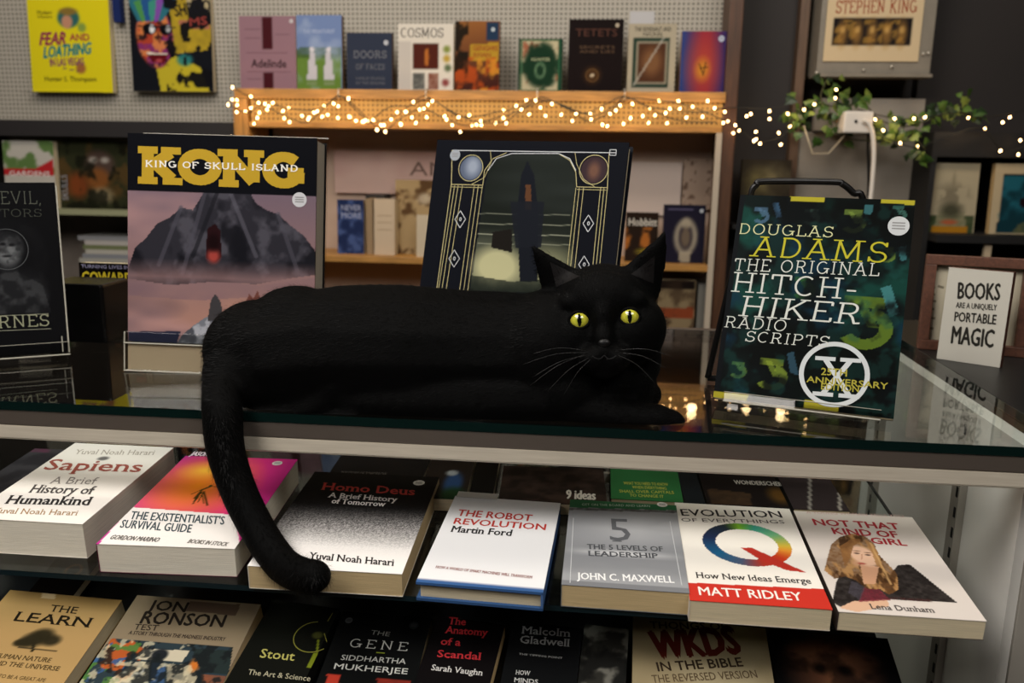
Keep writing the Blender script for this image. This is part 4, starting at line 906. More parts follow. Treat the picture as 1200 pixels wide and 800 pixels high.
b.text('DOORS', (.16, .44), (.88, .44), (.16, .31), '#78797e', 'title', slab=(.1, .07, .06, .08)); b.text('OF FACES', (.2, .64), (.84, .64), (.2, .54), '#6c6d72', 'title', slab=(.1, .07, .06, .08)); b.text('A NOVEL BY THE AUTHOR', (.2, .82), (.84, .82), (.2, .77), '#64656a', 'subtitle'); b.text('OF THE SEASONS', (.2, .9), (.84, .9), (.2, .85), '#64656a', 'subtitle'); b.sticker((.87, .17), .006, '#c3c6cc')
b = wallbook('large white book titled in black serif capitals with small colour pictures, on the upper shelf', 466, 531, 27, 104, YB_, ZP, '#cfc8bc', spine='#b9b2a6')
c = b.cv; c.poly([(.28, .28), (.74, .28), (.74, .68), (.28, .68)], '#4a2018'); c.ell((.52, .5), .006, .022, '#a8632c'); c.poly([(.28, .73), (.50, .73), (.50, .98), (.28, .98)], '#3a3c3a', nz=.5); c.poly([(.54, .73), (.74, .73), (.74, .98), (.54, .98)], '#6a3424', nz=.5); c.poly([(0, .27), (.24, .27), (.24, 1), (0, 1)], '#b9b2aa')
for (x, y, k) in ((.88, .38, '#6d7a2c'), (.88, .52, '#a88a2c'), (.9, .66, '#4a5a3a'), (.86, .88, '#7a2a2a')): c.ell((x, y), .009, .009, k, .9, .4)
b.cover(); b.text('COSMOS', (.05, .21), (.82, .21), (.05, .06), '#2a2624', 'title', slab=(.14, .05, .05, .06))
b = wallbook('orange and brown illustrated book with a dark blue corner, beside the large white book', 533, 585, 24, 104, YB_, ZP, '#6a3a20', spine='#7a7468', side='right')
c = b.cv; c.grad((.3, 0), (.5, 1), '#8c5a30', '#3a1c18'); c.poly([(.7, 0), (1, 0), (1, .28), (.7, .28)], '#22344c'); c.poly([(.32, .34), (1, .30), (1, .56), (.36, .56)], '#a8842a'); c.clouds('#a8471c', .9, 30, 82, .5, .6, M=(c.Y < c.h * .5).astype(float)); c.clouds('#c98a2c', .8, 40, 83, .55, .65, M=((c.Y < c.h * .45) & (c.X > c.w * .5)).astype(float)); c.clouds('#17140f', .9, 34, 84, .5, .6, M=(c.X < c.w * .3).astype(float))
b.cover(); b.text('GENGHIS', (.40, .42), (.95, .42), (.4, .35), '#8a3a1c', 'title', bold=.05); b.text('KHAN', (.42, .51), (.8, .51), (.42, .45), '#8a3a1c', 'title', bold=.05); b.sticker((.85, .12), .005, '#b9c4cc')
b = wallbook('small green book with an ornate cream panel, on the upper shelf', 607, 659, 45, 104, YB_, ZP, '#1c3a2a', spine='#0f1c16', th=.03)
c = b.cv; c.poly([(.08, .03), (.92, .03), (.92, .98), (.08, .98)], '#b3a98a'); c.clouds('#8a4a34', .8, 70, 85, .62, .66, M=c.mask_poly([(.1, .05), (.9, .05), (.9, .95), (.1, .95)])); c.ell((.5, .52), .043, .053, '#173020', soft=.15); c.clouds('#173020', .9, 60, 86, .5, .56, M=c.mask_ell((.5, .52), .05, .06)); c.ell((.5, .6), .014, .020, '#5c7a5c', soft=.2); c.ell((.5, .6), .009, .014, '#173020', soft=.2)
b.cover(); b.text('HUNTER', (.3, .42), (.72, .42), (.3, .36), '#a9b08a', 'title'); b.lines([((.08, .03), (.92, .03)), ((.92, .03), (.92, .98)), ((.92, .98), (.08, .98)), ((.08, .98), (.08, .03))], .003, '#2a5a3c', 'border')
b = wallbook('black book with dim brown lettering and a glowing dot, on the upper shelf', 666, 730, 22, 104, YB_, ZP, '#181111', spine='#0d0b0b')
b.cv.ell((.45, .77), .018, .018, '#4a3018', .9, .6); b.cv.ell((.45, .77), .004, .004, '#e8dcc0', .9, .5); b.cover(); b.text('TETETS', (.12, .23), (.88, .23), (.12, .13), '#4a2d24', 'title', bold=.04); b.text('SECRETS', (.2, .40), (.85, .40), (.2, .36), '#5c4634', 'subtitle'); b.text('AND LIES', (.2, .46), (.85, .46), (.2, .42), '#5c4634', 'subtitle'); b.ring((.45, .77), .016, .016, .002, '#6a4c2c'); b.sticker((.88, .08), .005, '#b9a890')
b = wallbook('cream book with a green frame and a pale diagonal stroke on the upper shelf', 736, 792, 27, 104, YB_, ZP, '#a39a86', spine='#8a6c3c', side='right')
c = b.cv; c.poly([(.10, .20), (.88, .20), (.88, .94), (.10, .94)], '#24382e'); c.poly([(.16, .25), (.82, .25), (.82, .89), (.16, .89)], '#8a8270'); c.poly([(.20, .28), (.78, .28), (.78, .86), (.20, .86)], '#4a2f20'); c.ell((.5, .55), .024, .032, '#7a5638', .8, .4); c.line((.74, .2), (.14, .9), .004, '#a9a498', .8)
b.cover(); b.text('THE REVENANT AND', (.12, .11), (.88, .11), (.12, .05), '#3c3a32', 'title', bold=.04); b.text('NICKEL', (.3, .18), (.72, .18), (.3, .125), '#3c3a32', 'title', bold=.04)
k = box('shelf_card', (0, 0, 0), (.062, .0012, .03), solid_mat('#b3b2b4')); p = atY(738, 27, YB_ + .05); k.location = (p.x, YB_ + .05, p.z - .002); tag(k, 'small white card sticking up above the cream and green book', 'card')
tube_ = box('support', (.028, 0, -.15), (.034, .001, 0), BLACKM, k)
b = wallbook('blue to red gradient book with an orange centre, rightmost on the upper shelf', 798, 852, 36, 104, YB_, ZP, '#2c3a6a', spine='#c08a2c')
c = b.cv; c.grad((0, .5), (.45, .5), '#27407a', '#8a2a3c'); c.mixin(np.clip((c.X / c.w - .6) / .4, 0, 1), '#2a2f6a'); c.ell((.5, .55), .03, .055, '#b04a34', .8, .9); c.ell((.48, .62), .016, .024, '#c0842c', .9, .6); b.cover(); b.lines([((.4, .52), (.5, .7)), ((.55, .5), (.5, .72)), ((.42, .6), (.6, .58))], .003, '#5c3a1c'); b.sticker((.86, .12), .0075, '#b3bcd0')

# alcove
ZA = -.0083
b = wallbook('blue book with pale title beside the cream box set, in the alcove', 395, 426, 234, 300, 2.30, ZA, '#1f2a4c', spine='#141a2a', side='left'); b.cv.clouds('#4a5c8a', .8, 50, 91); b.cover(); b.text('NEVER', (.15, .2), (.9, .2), (.15, .1), '#8a8fa6', 'title', bold=.05); b.text('MORE', (.15, .34), (.9, .34), (.15, .24), '#8a8fa6', 'title', bold=.05)
b = wallbook('cream boxed volume with a dark slipcase edge, in the alcove', 438, 462, 233, 300, 2.29, ZA, '#b9a68e', spine='#b9a68e', th=.05); b.cover(); b.lines([((.15, .3), (.85, .3)), ((.15, .42), (.85, .42)), ((.15, .55), (.85, .55))], .0015, '#8a785f')
k = box('slipcase', (0, 0, 0), (.055, .06, .158), mat('dark_slipcase', '#1d1712', .5)); p = atY(425, 300, 2.31); k.location = (p.x - .0, 2.352, ZA); tag(k, 'dark slipcase standing behind the cream boxed volume', 'box')
k = box('book', (0, 0, 0), (.018, .05, .15), mat('tan_spine', '#8a7355', .6)); p = atY(430, 300, 2.30); k.location = (p.x, 2.30, ZA); tag(k, 'thin tan spined book left of the cream boxed volume', 'book')
b = wallbook('tan book with a brown botanical picture, in the alcove left of the navy hardback', 463, 512, 211, 300, 2.33, ZA, '#9a8460', spine='#7a6644'); b.cv.clouds('#4a3420', .9, 26, 92, .52, .6); b.cv.ell((.7, .25), .02, .015, '#b9ac94', .8, .4); b.cover()
b = wallbook('small cream book in front of the tan botanical book', 488, 506, 252, 300, 2.27, ZA, '#b9ab94', spine='#a4967c', th=.015); b.cover()
b = wallbook('dark book titled in white over an orange painting, in the alcove', 733, 771, 249, 304, 2.30, ZA, '#241a14', spine='#1a120e')
b.cv.clouds('#a8642a', .9, 38, 93, .48, .58, M=(b.cv.Y < b.cv.h * .7).astype(float)); b.cv.ell((.6, .8), .02, .008, '#b0a02c', .7, .6); b.cover(); b.text('Hobbitt', (.08, .27), (.95, .27), (.08, .12), '#b9b3a8', 'title', bold=.06)
b = wallbook('purple and black book with a pale winged figure, in the alcove', 777, 826, 240, 306, 2.29, ZA, '#1c1a28', spine='#2f2046', side='left')
c = b.cv; c.ell((.55, .55), .030, .048, '#9a907c', .9, .15); c.ell((.55, .55), .018, .034, '#241f2a', .95, .2); c.ell((.55, .32), .012, .014, '#9a907c', .9, .3); c.ell((.55, .56), .012, .026, '#6a5c4c', .9, .3); c.poly([(.4, .8), (.7, .8), (.66, .98), (.44, .98)], '#9a907c', .9); b.cover(); b.lines([((.1, .08), (.7, .08))], .004, '#4a4660'); b.sticker((.9, .1), .005, '#aab0b8')
b = wallbook('brown and orange striped book in the lower compartment right of the cat ear', 771, 815, 328, 372, 2.28, -.2178, '#7a6a50', spine='#4a4034')
c = b.cv; c.poly([(0, 0), (1, 0), (1, .16), (0, .16)], '#1c1512'); c.poly([(0, .46), (1, .44), (1, .62), (0, .64)], '#7a3a22'); c.clouds('#3a2c20', .7, 40, 94); b.cover()
for i, (l, r_, col) in enumerate(((818, 829, '#6a6862'), (830, 839, '#7a766c'))):
    a = atY(l, 350, 2.28); d = atY(r_, 350, 2.28); k = box('book', (0, 0, 0), (d.x - a.x, .12, .155), solid_mat(col)); k.location = (a.x, 2.28, -.2178); tag(k, ('grey spined book right of the brown and orange striped book', 'pale grey spined book at the right end of the lower compartment')[i], 'book')
for i, (l, r_, t_, col) in enumerate(((741, 752, 330, '#3c2c20'), (754, 768, 322, '#5c4c3a'))):
    a = atY(l, 350, 2.28); d = atY(r_, 350, 2.28); k = box('book', (0, 0, 0), (d.x - a.x, .12, atY(l, t_, 2.28).z + .2178), solid_mat(col)); k.location = (a.x, 2.28, -.2178); tag(k, ('dark brown spined book in the lower compartment, beside the cat head', 'brown spined book left of the striped book in the lower compartment')[i], 'book')
# notice sheets in the alcove
b = wallbook('pink banner sheet with spaced grey letters pinned to the alcove back', 392, 640, 178, 228, 2.405, None, '#c2a69c', th=.002, cell=.008, name='banner', cat='banner', lean=0, body=False); b.cv.clouds('#b39088', .5, 8, 95); b.cover(); b.text('AMAZING', (.36, .56), (.95, .56), (.36, .24), '#6c5850', 'lettering')
b = wallbook('speckled paper notice pinned in the top right of the alcove', 800, 843, 186, 245, 2.400, None, '#9a8676', th=.002, cell=.004, name='notice', cat='notice', lean=0, body=False); b.cv.clouds('#5c483c', .8, 90, 96, .6, .66); b.cover()
b = wallbook('white paper sheet pinned right of centre in the alcove', 735, 798, 190, 252, 2.408, None, '#c4b4aa', th=.002, cell=.008, name='paper_sheet', cat='paper', lean=0, body=False); b.cover()

# hanging on the left pegboard
b = wallbook('bright yellow book with a round teal hat drawing, hanging on the left pegboard', 33, 128, -2, 108, 2.36, None, '#d6c81c', spine='#b8a818', cell=.0035)
c = b.cv; c.ell((.5, .20), .032, .026, '#245a64', .95, .15); c.ell((.48, .24), .016, .018, '#c98a6c', .9, .2); c.ell((.5, .13), .026, .01, '#8a6a2c', .9, .3); c.ell((.66, .3), .012, .012, '#6c8a4c', .8, .3); c.ell((.62, .74), .014, .014, '#8a4a3c', .8, .3); c.line((.4, .74), (.58, .77), .002, '#5c3a4c'); b.cover()
b.text('FEAR', (.12, .49), (.44, .48), (.15, .36), '#8a2f4c', 'title', bold=.10, shear=True); b.text('AND', (.50, .44), (.74, .44), (.50, .37), '#a04a3c', 'title', bold=.12); b.text('LOATHING', (.16, .63), (.74, .58), (.18, .51), '#1f7a78', 'title', bold=.10, shear=True)
b.text('IN LAS VEGAS', (.24, .72), (.66, .70), (.25, .64), '#7a3a5c', 'title', bold=.08); b.text('Hunter S. Thompson', (.16, .88), (.80, .88), (.16, .83), '#4a4418', 'author_name', bold=.05); b.text('Modern', (.12, .16), (.3, .16), (.12, .12), '#5c5418', 'lettering', bold=.05); b.text('Classics', (.12, .20), (.3, .20), (.12, .17), '#5c5418', 'lettering', bold=.05)
b = wallbook('colourful comic style book with a red face in sunglasses, hanging on the left pegboard', 152, 247, -4, 107, 2.36, None, '#14161c', spine='#6a665c', cell=.003)
c = b.cv; c.poly([(.50, 0), (1, 0), (1, .55), (.52, .60)], '#c0a32c', nz=.3, ns=60); c.poly([(.3, .72), (.55, .62), (.85, .74), (.95, 1), (.35, 1)], '#b8a82c'); c.poly([(.70, .0), (1, 0), (1, .26), (.74, .26)], '#a89a78'); c.poly([(.60, .24), (.98, .22), (.98, .33), (.62, .33)], '#a86a50')
c.ell((.3, .42), .052, .080, '#a8402c', soft=.06, rot=.1); FM = c.mask_ell((.3, .42), .052, .080, .06, .1); c.clouds('#7a2f6c', .9, 34, 141, .5, .56, M=FM); c.clouds('#d08048', .9, 40, 142, .54, .6, M=FM); c.clouds('#16121a', .8, 70, 143, .6, .64, M=FM)
for k_, (x0_, x1_) in enumerate(((-.02, .12), (.06, .22), (.14, .30), (.24, .40), (.34, .52), (.42, .62))): c.poly([(x0_, .02 + .03 * (k_ % 2)), (x1_, -.02), (.16 + .05 * k_, .24), (.10 + .05 * k_, .26)], ('#2c6a7a', '#4a8a4c', '#26528a', '#3c8a7a', '#7a4aa0', '#2c6a7a')[k_])
c.ell((.24, .33), .020, .015, '#0c0c10', soft=.1); c.ell((.44, .34), .018, .015, '#0c0c10', soft=.1); c.ell((.27, .33), .008, .012, '#d8dade', soft=.15); c.ell((.47, .33), .007, .010, '#b9bcc0', .9, .2); c.line((.10, .30), (.56, .32), .004, '#14141a'); c.line((.34, .36), (.36, .48), .004, '#5c2018')
c.poly([(.18, .58), (.46, .59), (.40, .70), (.26, .69)], '#5c1018'); c.line((.20, .59), (.44, .60), .004, '#e4dccb'); c.ell((.34, .67), .010, .005, '#b04a50', .9, .3)
c.ell((.66, .66), .022, .016, '#2c7a7a', .9, .3); c.clouds('#101014', .95, 26, 97, .58, .61, M=(c.X > c.w * .42).astype(float)); b.cover()
b.text('SHROO', (.56, .20), (1.0, .14), (.55, .08), '#14141a', 'title', bold=.08); b.text('MS', (.74, .30), (.95, .28), (.74, .22), '#8a3a34', 'title', bold=.08)
k = box('book', (0, 0, 0), (.022, .02, .12), solid_mat('#1d2a5a')); p = atY(133, 26, 2.36); k.location = (p.x, 2.36, p.z); tag(k, 'narrow dark blue book between the yellow book and the comic style book', 'book')
for i, (l, r_) in enumerate(((34, 128), (152, 247))):
    a, d = atY(l, 108, 2.375), atY(r_, 108, 2.375); k = box('hook_ledge', (a.x, 2.335, a.z - .0035), (d.x, 2.389, a.z - .0005), ACRYL); tag(k, ('clear plastic ledge under the hanging yellow book', 'clear plastic ledge under the hanging comic style book')[i], 'ledge')

# left display shelf
b = wallbook('white, red and green paperback, leftmost behind the black engraved book', 4, 63, 165, 247, 2.28, .0987, '#b0aba2', spine='#8a8478')
c = b.cv; c.clouds('#4c6a34', .9, 24, 101, .48, .58, M=(c.Y > c.h * .5).astype(float)); c.poly([(0, .42), (.6, .42), (1, .26), (1, .52), (0, .52)], '#a8262a'); b.cover(); b.text('GARDENS', (.1, .52), (.9, .52), (.1, .45), '#d2c8c4', 'title', bold=.05)
b = wallbook('dark green picture book with round glassy skulls, left of the yellow titled hardback', 66, 152, 166, 246, 2.30, .0987, '#2a2c1c', spine='#3c4034', cell=.004)
c = b.cv; c.clouds('#4c3a20', .9, 20, 102, .48, .6); c.ell((.58, .34), .045, .04, '#4a3a34', .9, .2); c.ell((.50, .27), .012, .008, '#a8a49c', .8, .5); c.ell((.66, .27), .012, .008, '#a8a49c', .8, .5); c.ell((.55, .55), .035, .03, '#7a4a24', .9, .3); c.ell((.28, .65), .03, .035, '#7a3a1c', .8, .4); c.ell((.6, .8), .03, .02, '#a8987a', .7, .5); c.clouds('#14150e', .8, 30, 103, .52, .62); b.cover()
b.text('SKULLS', (.13, .88), (.13, .5), (.05, .88), '#8a8c94', 'title')
base = part('riser', (-1.50, 2.30, -.285), (-1.20, 2.45, -.13), mat('matt_black'), lu)
z = -.1298; rr = random.Random(5)
cols = ['#8b8a86', '#a19f98', '#6d7058', '#8a8c92', '#b0aca4', '#6c5248', '#9a9890', '#7d7f84', '#a8a49a', '#6a7050', '#b0aaa4', '#8e8e90']
desc = ['bottom', 'second', 'third', 'fourth', 'fifth', 'sixth', 'seventh', 'eighth', 'ninth', 'tenth', 'eleventh', 'topmost']
for i in range(12):
    t_ = .0125; dx = rr.uniform(-.012, .012); bk = root('book', 'thin paperback in the pale stack behind the black engraved book, %s from bottom' % desc[i] if 0 < i < 11 else ('thin paperback lying %s in the pale stack behind the black engraved book' % desc[i]), 'book', (-1.455 + dx, 2.30, z), 'thin books stacked flat on the left display shelf')
    box('page_block', (.001, .001, .0006), (.228, .13, t_ - .0006), PAGESW, bk); box('spine', (0, 0, 0), (.229, .0010, t_), solid_mat(cols[i]), bk)
    box('front_cover', (0, .001, t_ - .0006), (.229, .131, t_), solid_mat(cols[-i - 1]), bk); box('back_cover', (0, .001, 0), (.229, .131, .0006), solid_mat(cols[i]), bk); z += t_ + .0002
b = wallbook('black book with yellow capitals and flames, standing on the glass counter', 94, 164, 309, 398, 1.20, .0004, '#100c0a', spine='#0b0908', cell=.0018)
c = b.cv; c.poly([(0, .36), (.5, .34), (1, .36), (1, .46), (.15, .46)], '#a8321c', nz=.3); c.clouds('#a85a1c', .9, 70, 104, .5, .58, M=((c.X > c.w * .5) & (c.Y < c.h * .6)).astype(float)); c.poly([(.5, .82), (1, .82), (1, .9), (.5, .9)], '#2f4a1c', nz=.4); b.cover()
b.text('TURNING LIVES INTO', (.04, .08), (.98, .08), (.04, .03), '#8a86a0', 'subtitle', bold=.05); b.text('COWARDS', (.04, .30), (.96, .30), (.04, .14), '#c9b42c', 'title', bold=.08)
k = box('storage_box', (atY(72, 397, 1.13).x, 1.10, .0004), (atY(139, 397, 1.13).x, 1.17, .083), mat('glossy_black', '#0b0a0b', .25), None, .004); tag(k, 'glossy black box on the glass counter between the engraved book and the yellow titled hardback', 'box')

# poster display
pd = root('poster_display', 'grey metal display box with a framed cream poster, top right of the wall', 'poster', (.68, 2.36, .48)); bpy.context.view_layer.update()
YP = 2.33
a = atY(957, 86, YP); d = atY(1090, 88, YP); xL, xR, zB = a.x, d.x, a.z
part('box_body', (xL, YP + .004, zB), (xR, 2.499, 1.0), mat('grey_metal_box', '#7f776a', .5, var=.08), pd, .002)
part('bottom_flange', (xL - .004, YP - .006, zB - .008), (xR + .004, 2.39, zB - .0005), mat('grey_metal_box'), pd, .001)
b = wallbook('x', 970, 1083, -60, 72, YP, None, '#cdb793', th=.003, cell=.005, lean=0, body=False)
c = b.cv
y0 = 1 - (72 - 21) / 132; y1 = 1 - (72 - 53) / 132
c.poly([(.07, y0), (.91, y0), (.91, y1), (.07, y1)], '#1d1a1c'); Mx = c.mask_poly([(.09, y0 + .01), (.89, y0 + .01), (.89, y1 - .01), (.09, y1 - .01)]); c.clouds('#8a6a34', .9, 60, 111, .5, .58, M=Mx)
for i in range(5): c.ell((.18 + i * .155, (y0 + y1) / 2 + .01), .012, .03, '#a87a3c', .7, .5); c.ell((.18 + i * .155, (y0 + y1) / 2 - .02), .006, .008, '#c9a05c', .8, .4)
b.cover(name='poster_sheet'); b.text('STEPHEN KING', (.09, 1 - (72 - 15.5) / 132), (.93, 1 - (72 - 14.5) / 132), (.09, 1 - (72 + 1) / 132), '#96432c', 'lettering', slab=(.16, .06, .06, .05)); 
for o in list(b.root.children): mw = b.root.matrix_world; o.data.transform(Matrix.Translation(Vector(b.O)) @ b.root.matrix_world.to_3x3().to_4x4()); o.parent = pd; o.matrix_parent_inverse = Matrix.Translation(-pd.location)
bpy.data.objects.remove(b.root)
for (x, y) in ((957, 85), (1012, 82), (1088, 62), (1045, 78), (1082, 63)):
    p = atY(x, y, YP - .002); bm = bmesh.new(); bmesh.ops.create_uvsphere(bm, u_segments=8, v_segments=5, radius=.0035); bmesh.ops.translate(bm, verts=bm.verts, vec=p); o = bmobj('screw', bm, mat('bright_screw', '#d8d2c6', .3, .6), None, True); o.parent = pd; o.matrix_parent_inverse = Matrix.Translation(-pd.location)
structure(box('trim_7', (.555, 2.385, .338), (.828, 2.409, .42), mat('grey_board')), 'grey board strip directly under the poster display')

# framed pictures at right
b = wallbook('framed cream card with an ornate figure on a yellow base, behind the wooden frame', 1088, 1146, 191, 271, 2.30, .0867, '#a3987e', spine='#2a2622', th=.012)
c = b.cv; c.poly([(0, .74), (1, .74), (1, 1), (0, 1)], '#27361f', nz=.3); c.poly([(.24, .70), (.78, .70), (.84, .94), (.18, .94)], '#8a8468', nz=.5); c.poly([(.14, .92), (.86, .92), (.86, 1), (.14, 1)], '#9a6a1c'); c.ell((.5, .46), .036, .026, '#6c6452', .8, .5); c.clouds('#a3987e', .9, 60, 121, .5, .56, M=(c.Y > c.h * .35).astype(float)); c.ell((.5, .68), .026, .018, '#3a3a2c', .9, .5); c.ell((.5, .24), .004, .018, '#7c745e', .7, .5); c.ell((.48, .85), .02, .006, '#a84a2c', .8, .4); b.cover()
b = wallbook('tall picture with wide cream border and teal night scene at the right edge', 1164, 1250, 192, 272, 2.29, .0867, '#b09f80', spine='#b89a6c', th=.02)
c = b.cv; c.poly([(.13, .16), (1, .12), (1, .98), (.10, .98)], '#123038'); c.clouds('#1f5a68', .9, 20, 122, .45, .6, M=c.mask_poly([(.13, .16), (1, .12), (1, .8), (.1, .8)])); c.poly([(.13, .16), (.4, .18), (.5, .24), (.6, .16), (.8, .16), (.8, .12), (.13, .14)], '#0c1214'); c.poly([(.32, .98), (.4, .86), (.5, .8), (1, .86), (1, .98)], '#5c5a3c', nz=.5); c.poly([(.38, .5), (.46, .45), (.5, .6), (.4, .62)], '#1c0f12'); b.cover()
k = box('white_post', (0, 0, 0), (.016, .012, .29), mat('cream_post', '#b5a286', .6)); p = atY(1153, 303, 2.23); k.location = (p.x, 2.232, -.2048); tag(k, 'slim cream upright under the teal picture at the right', 'post')
b = wallbook('dim yellow and grey book behind the black rack handle', 868, 926, 187, 262, 2.33, None, '#2f2a22', spine='#241c16', cell=.005); b.cv.ell((.35, .35), .03, .03, '#7d7448', .8, .7); b.cv.ell((.7, .3), .03, .03, '#7a7052', .8, .7); b.cv.clouds('#2a241c', .7, 20, 131); b.cover()
a_ = atY(868, 262, 2.33); k = box('shelf_bracket', (.35, 2.30, a_.z - .012), (.52, 2.439, a_.z - .0005), mat('matt_black')); tag(k, 'short black shelf under the dim yellow book behind the rack', 'shelf')

# outlet box, cord, hanger
ob = root('outlet_box', 'white wall socket box with a white cord and a black cord hanging from it', 'socket', (.66, 2.33, .33)); bpy.context.view_layer.update()
def op(o): o.parent = ob; o.matrix_parent_inverse = Matrix.Translation(-ob.location); return o
a, d = atY(990, 130, 2.235), atY(1022, 156, 2.235)
op(box('box_body', (a.x, 2.235, d.z), (d.x, 2.384, a.z), mat('white_plastic', '#ddd5ca', .4), None, .005)); p = atY(1003, 142, 2.235); bm = bmesh.new(); bmesh.ops.create_uvsphere(bm, u_segments=8, v_segments=6, radius=.004); bmesh.ops.translate(bm, verts=bm.verts, vec=(p.x, 2.234, p.z)); op(bmobj('socket_hole', bm, mat('slot_black')))
op(tube('white_cord', smooth_path([atY(x, y, 2.228) for x, y in ((1012, 141), (1019, 146), (1023, 160), (1024, 185), (1022, 215), (1018, 260), (1016, 330))], 5), .0055, mat('white_plastic')))
op(tube('black_cord', smooth_path([atY(x, y, 2.315) for x, y in ((1018, 150), (1017, 175), (1018, 200), (1017, 250), (1015, 320))], 5), .0035, BLACKM))
o = tube('wire_hanger', [atY(x, y, 2.27) for x, y in ((942, 147), (952, 180), (971, 180), (999, 148))], .0018, mat('pale_wire', '#b3a68c', .4), None); tag(o, 'pale wire hook hanging below the ivy, left of the socket box', 'hook')
p = atY(989, 140, 2.29); bm = bmesh.new(); bmesh.ops.create_uvsphere(bm, u_segments=10, v_segments=6, radius=.012); bmesh.ops.scale(bm, vec=(1, .5, .7), verts=bm.verts); bmesh.ops.translate(bm, verts=bm.verts, vec=atY(982, 141, 2.295)); o = bmobj('clip', bm, mat('pale_clip', '#a8896c', .5), None, True); tag(o, 'small tan clip beside the white socket box', 'clip')

# ================================================================== ivy
iv = root('ivy_garland', 'green ivy garland wound around the socket box and along the fairy lights', 'plant', (.7, 2.28, .33)); bpy.context.view_layer.update()
def ip(o): o.parent = iv; o.matrix_parent_inverse = Matrix.Translation(-iv.location); return o
ip(tube('stem', smooth_path([atY(x, y, 2.29) for x, y in ((921, 150), (938, 128), (960, 122), (985, 126), (1012, 122), (1030, 140), (1060, 148), (1090, 140), (1118, 130), (1150, 140))], 6), .0018, mat('vine_stem', '#3a3a1c', .6)))
ip(tube('stem', smooth_path([atY(x, y, 2.275) for x, y in ((968, 95), (962, 115), (975, 135), (990, 160), (1030, 165), (1065, 160), (1085, 175))], 6), .0016, mat('vine_stem')))
LV = []
for k, col in enumerate(('#33501c', '#506c28', '#22341a', '#74843a')):
    out = [(0, 0), (.35, .12), (.62, .1), (.5, .38), (.45, .62), (.2, .72), (0, 1.1), (-.2, .72), (-.45, .62), (-.5, .38), (-.62, .1), (-.35, .12)]
    vs = [(0, .35, .08)] + [(x, y, .02 * math.sin(3 * x)) for x, y in out]; me = bpy.data.meshes.new('leaf'); me.from_pydata(vs, [], [(0, i, i % 12 + 1) for i in range(1, 13)]); me.materials.append(mat('ivy_leaf_' + col[1:], col, .45)); LV.append(me)
rr = random.Random(11)
clusters = [(930, 145, 10, 14, 16), (955, 130, 16, 16, 24), (975, 100, 12, 10, 7), (985, 145, 22, 18, 20), (1005, 118, 22, 10, 16), (1035, 160, 16, 14, 16), (1062, 148, 22, 16, 22), (1095, 135, 16, 10, 14), (1120, 125, 18, 12, 14), (1142, 138, 14, 8, 9), (1075, 178, 12, 12, 8), (1132, 112, 5, 5, 2), (927, 115, 8, 3, 3), (1088, 183, 4, 5, 2)]
for (cx, cy, sx, sy, n) in clusters:
    for i in range(n):
        o = bpy.data.objects.new('leaf', rr.choice(LV)); COL.objects.link(o); o.parent = iv
        p = atY(cx + rr.gauss(0, sx * .6), cy + rr.gauss(0, sy * .6), 2.285 + rr.uniform(-.03, .03)); s = rr.uniform(.015, .029)
        o.matrix_parent_inverse = Matrix.Translation(-iv.location); o.location = p; o.rotation_euler = (rr.uniform(.6, 2.2), rr.uniform(-.6, .6), rr.uniform(-.9, .9)); o.rotation_euler.rotate_axis('Z', rr.uniform(0, 6.28)); o.scale = (s, s, s)

# ================================================================== fairy lights
fl = root('fairy_lights', 'string of warm white fairy lights draped along the pine shelf and across to the ivy', 'fairy lights', (-.3, 2.22, .38)); bpy.context.view_layer.update()
def fp(o): o.parent = fl; o.matrix_parent_inverse = Matrix.Translation(-fl.location); return o
A5 = '162,212 270,265 160,283 188,285 137,313 190,315 315,302 352,308 398,302 373,322 365,342 270,332 238,352 187,357 320,360 308,390 288,425 490,332 458,350 465,393 497,415 570,378 700,320 755,307 782,322 640,360 658,352 688,383 612,388 605,400 720,372 842,280 780,390 850,385 885,407 940,405 925,412 987,403 1033,432 1050,433 1010,462 1058,472 1092,400 1127,357 1180,355 1150,430 152,503'
M3 = '253,358 320,355 275,385 290,382 305,368 225,393 175,420 248,413 208,435 262,432 300,412 363,408 370,420 412,412 450,405 390,440 418,463 460,440 490,425 492,440 475,438 543,433 570,388 570,415 580,433 615,372 650,352 683,353 633,385 660,402 700,378 718,407 740,365 773,403 812,425 825,400 875,400 878,420 915,383 945,400 965,388 980,370 1023,365 918,438 935,443 992,435 1017,415 1060,408 1085,380 1117,355 1103,405 1080,432 1140,397 1155,382 1185,355 1145,433 1190,382 25,345 27,410 52,425 77,428 95,425 125,455 155,462 140,440'
R3 = '88,355 35,375 112,380 13,413 70,410 148,393 158,427 143,432 185,440 198,458 178,468 225,408 240,400 305,390 305,418 257,463 250,495 272,505 258,490 345,508 338,467 378,445 370,400 427,385 463,367 537,345 540,315 677,420 745,417 813,417 852,412 705,458 765,503 827,515 1005,413 1062,453 1125,430 1150,412 1187,493 1117,530 1180,543'
def pts(s, k, ox, oy): return [(ox + float(a.split(',')[0]) / k, oy + float(a.split(',')[1]) / k) for a in s.split()]
BP = pts(A5, 5, 240, 60) + pts(M3, 3, 400, 0) + pts(R3, 3, 800, 0)
bm = bmesh.new(); bmesh.ops.create_icosphere(bm, subdivisions=1, radius=.0036); bmesh.ops.scale(bm, vec=(.8, .8, 1.15), verts=bm.verts); bulb = bpy.data.meshes.new('bulb'); bm.to_mesh(bulb); bm.free()
bulb.materials.append(mat('warm_bulb', '#ffc987', .4, emit=15)); 
bulb.polygons.foreach_set('use_smooth', [True] * len(bulb.polygons))
rr = random.Random(3)
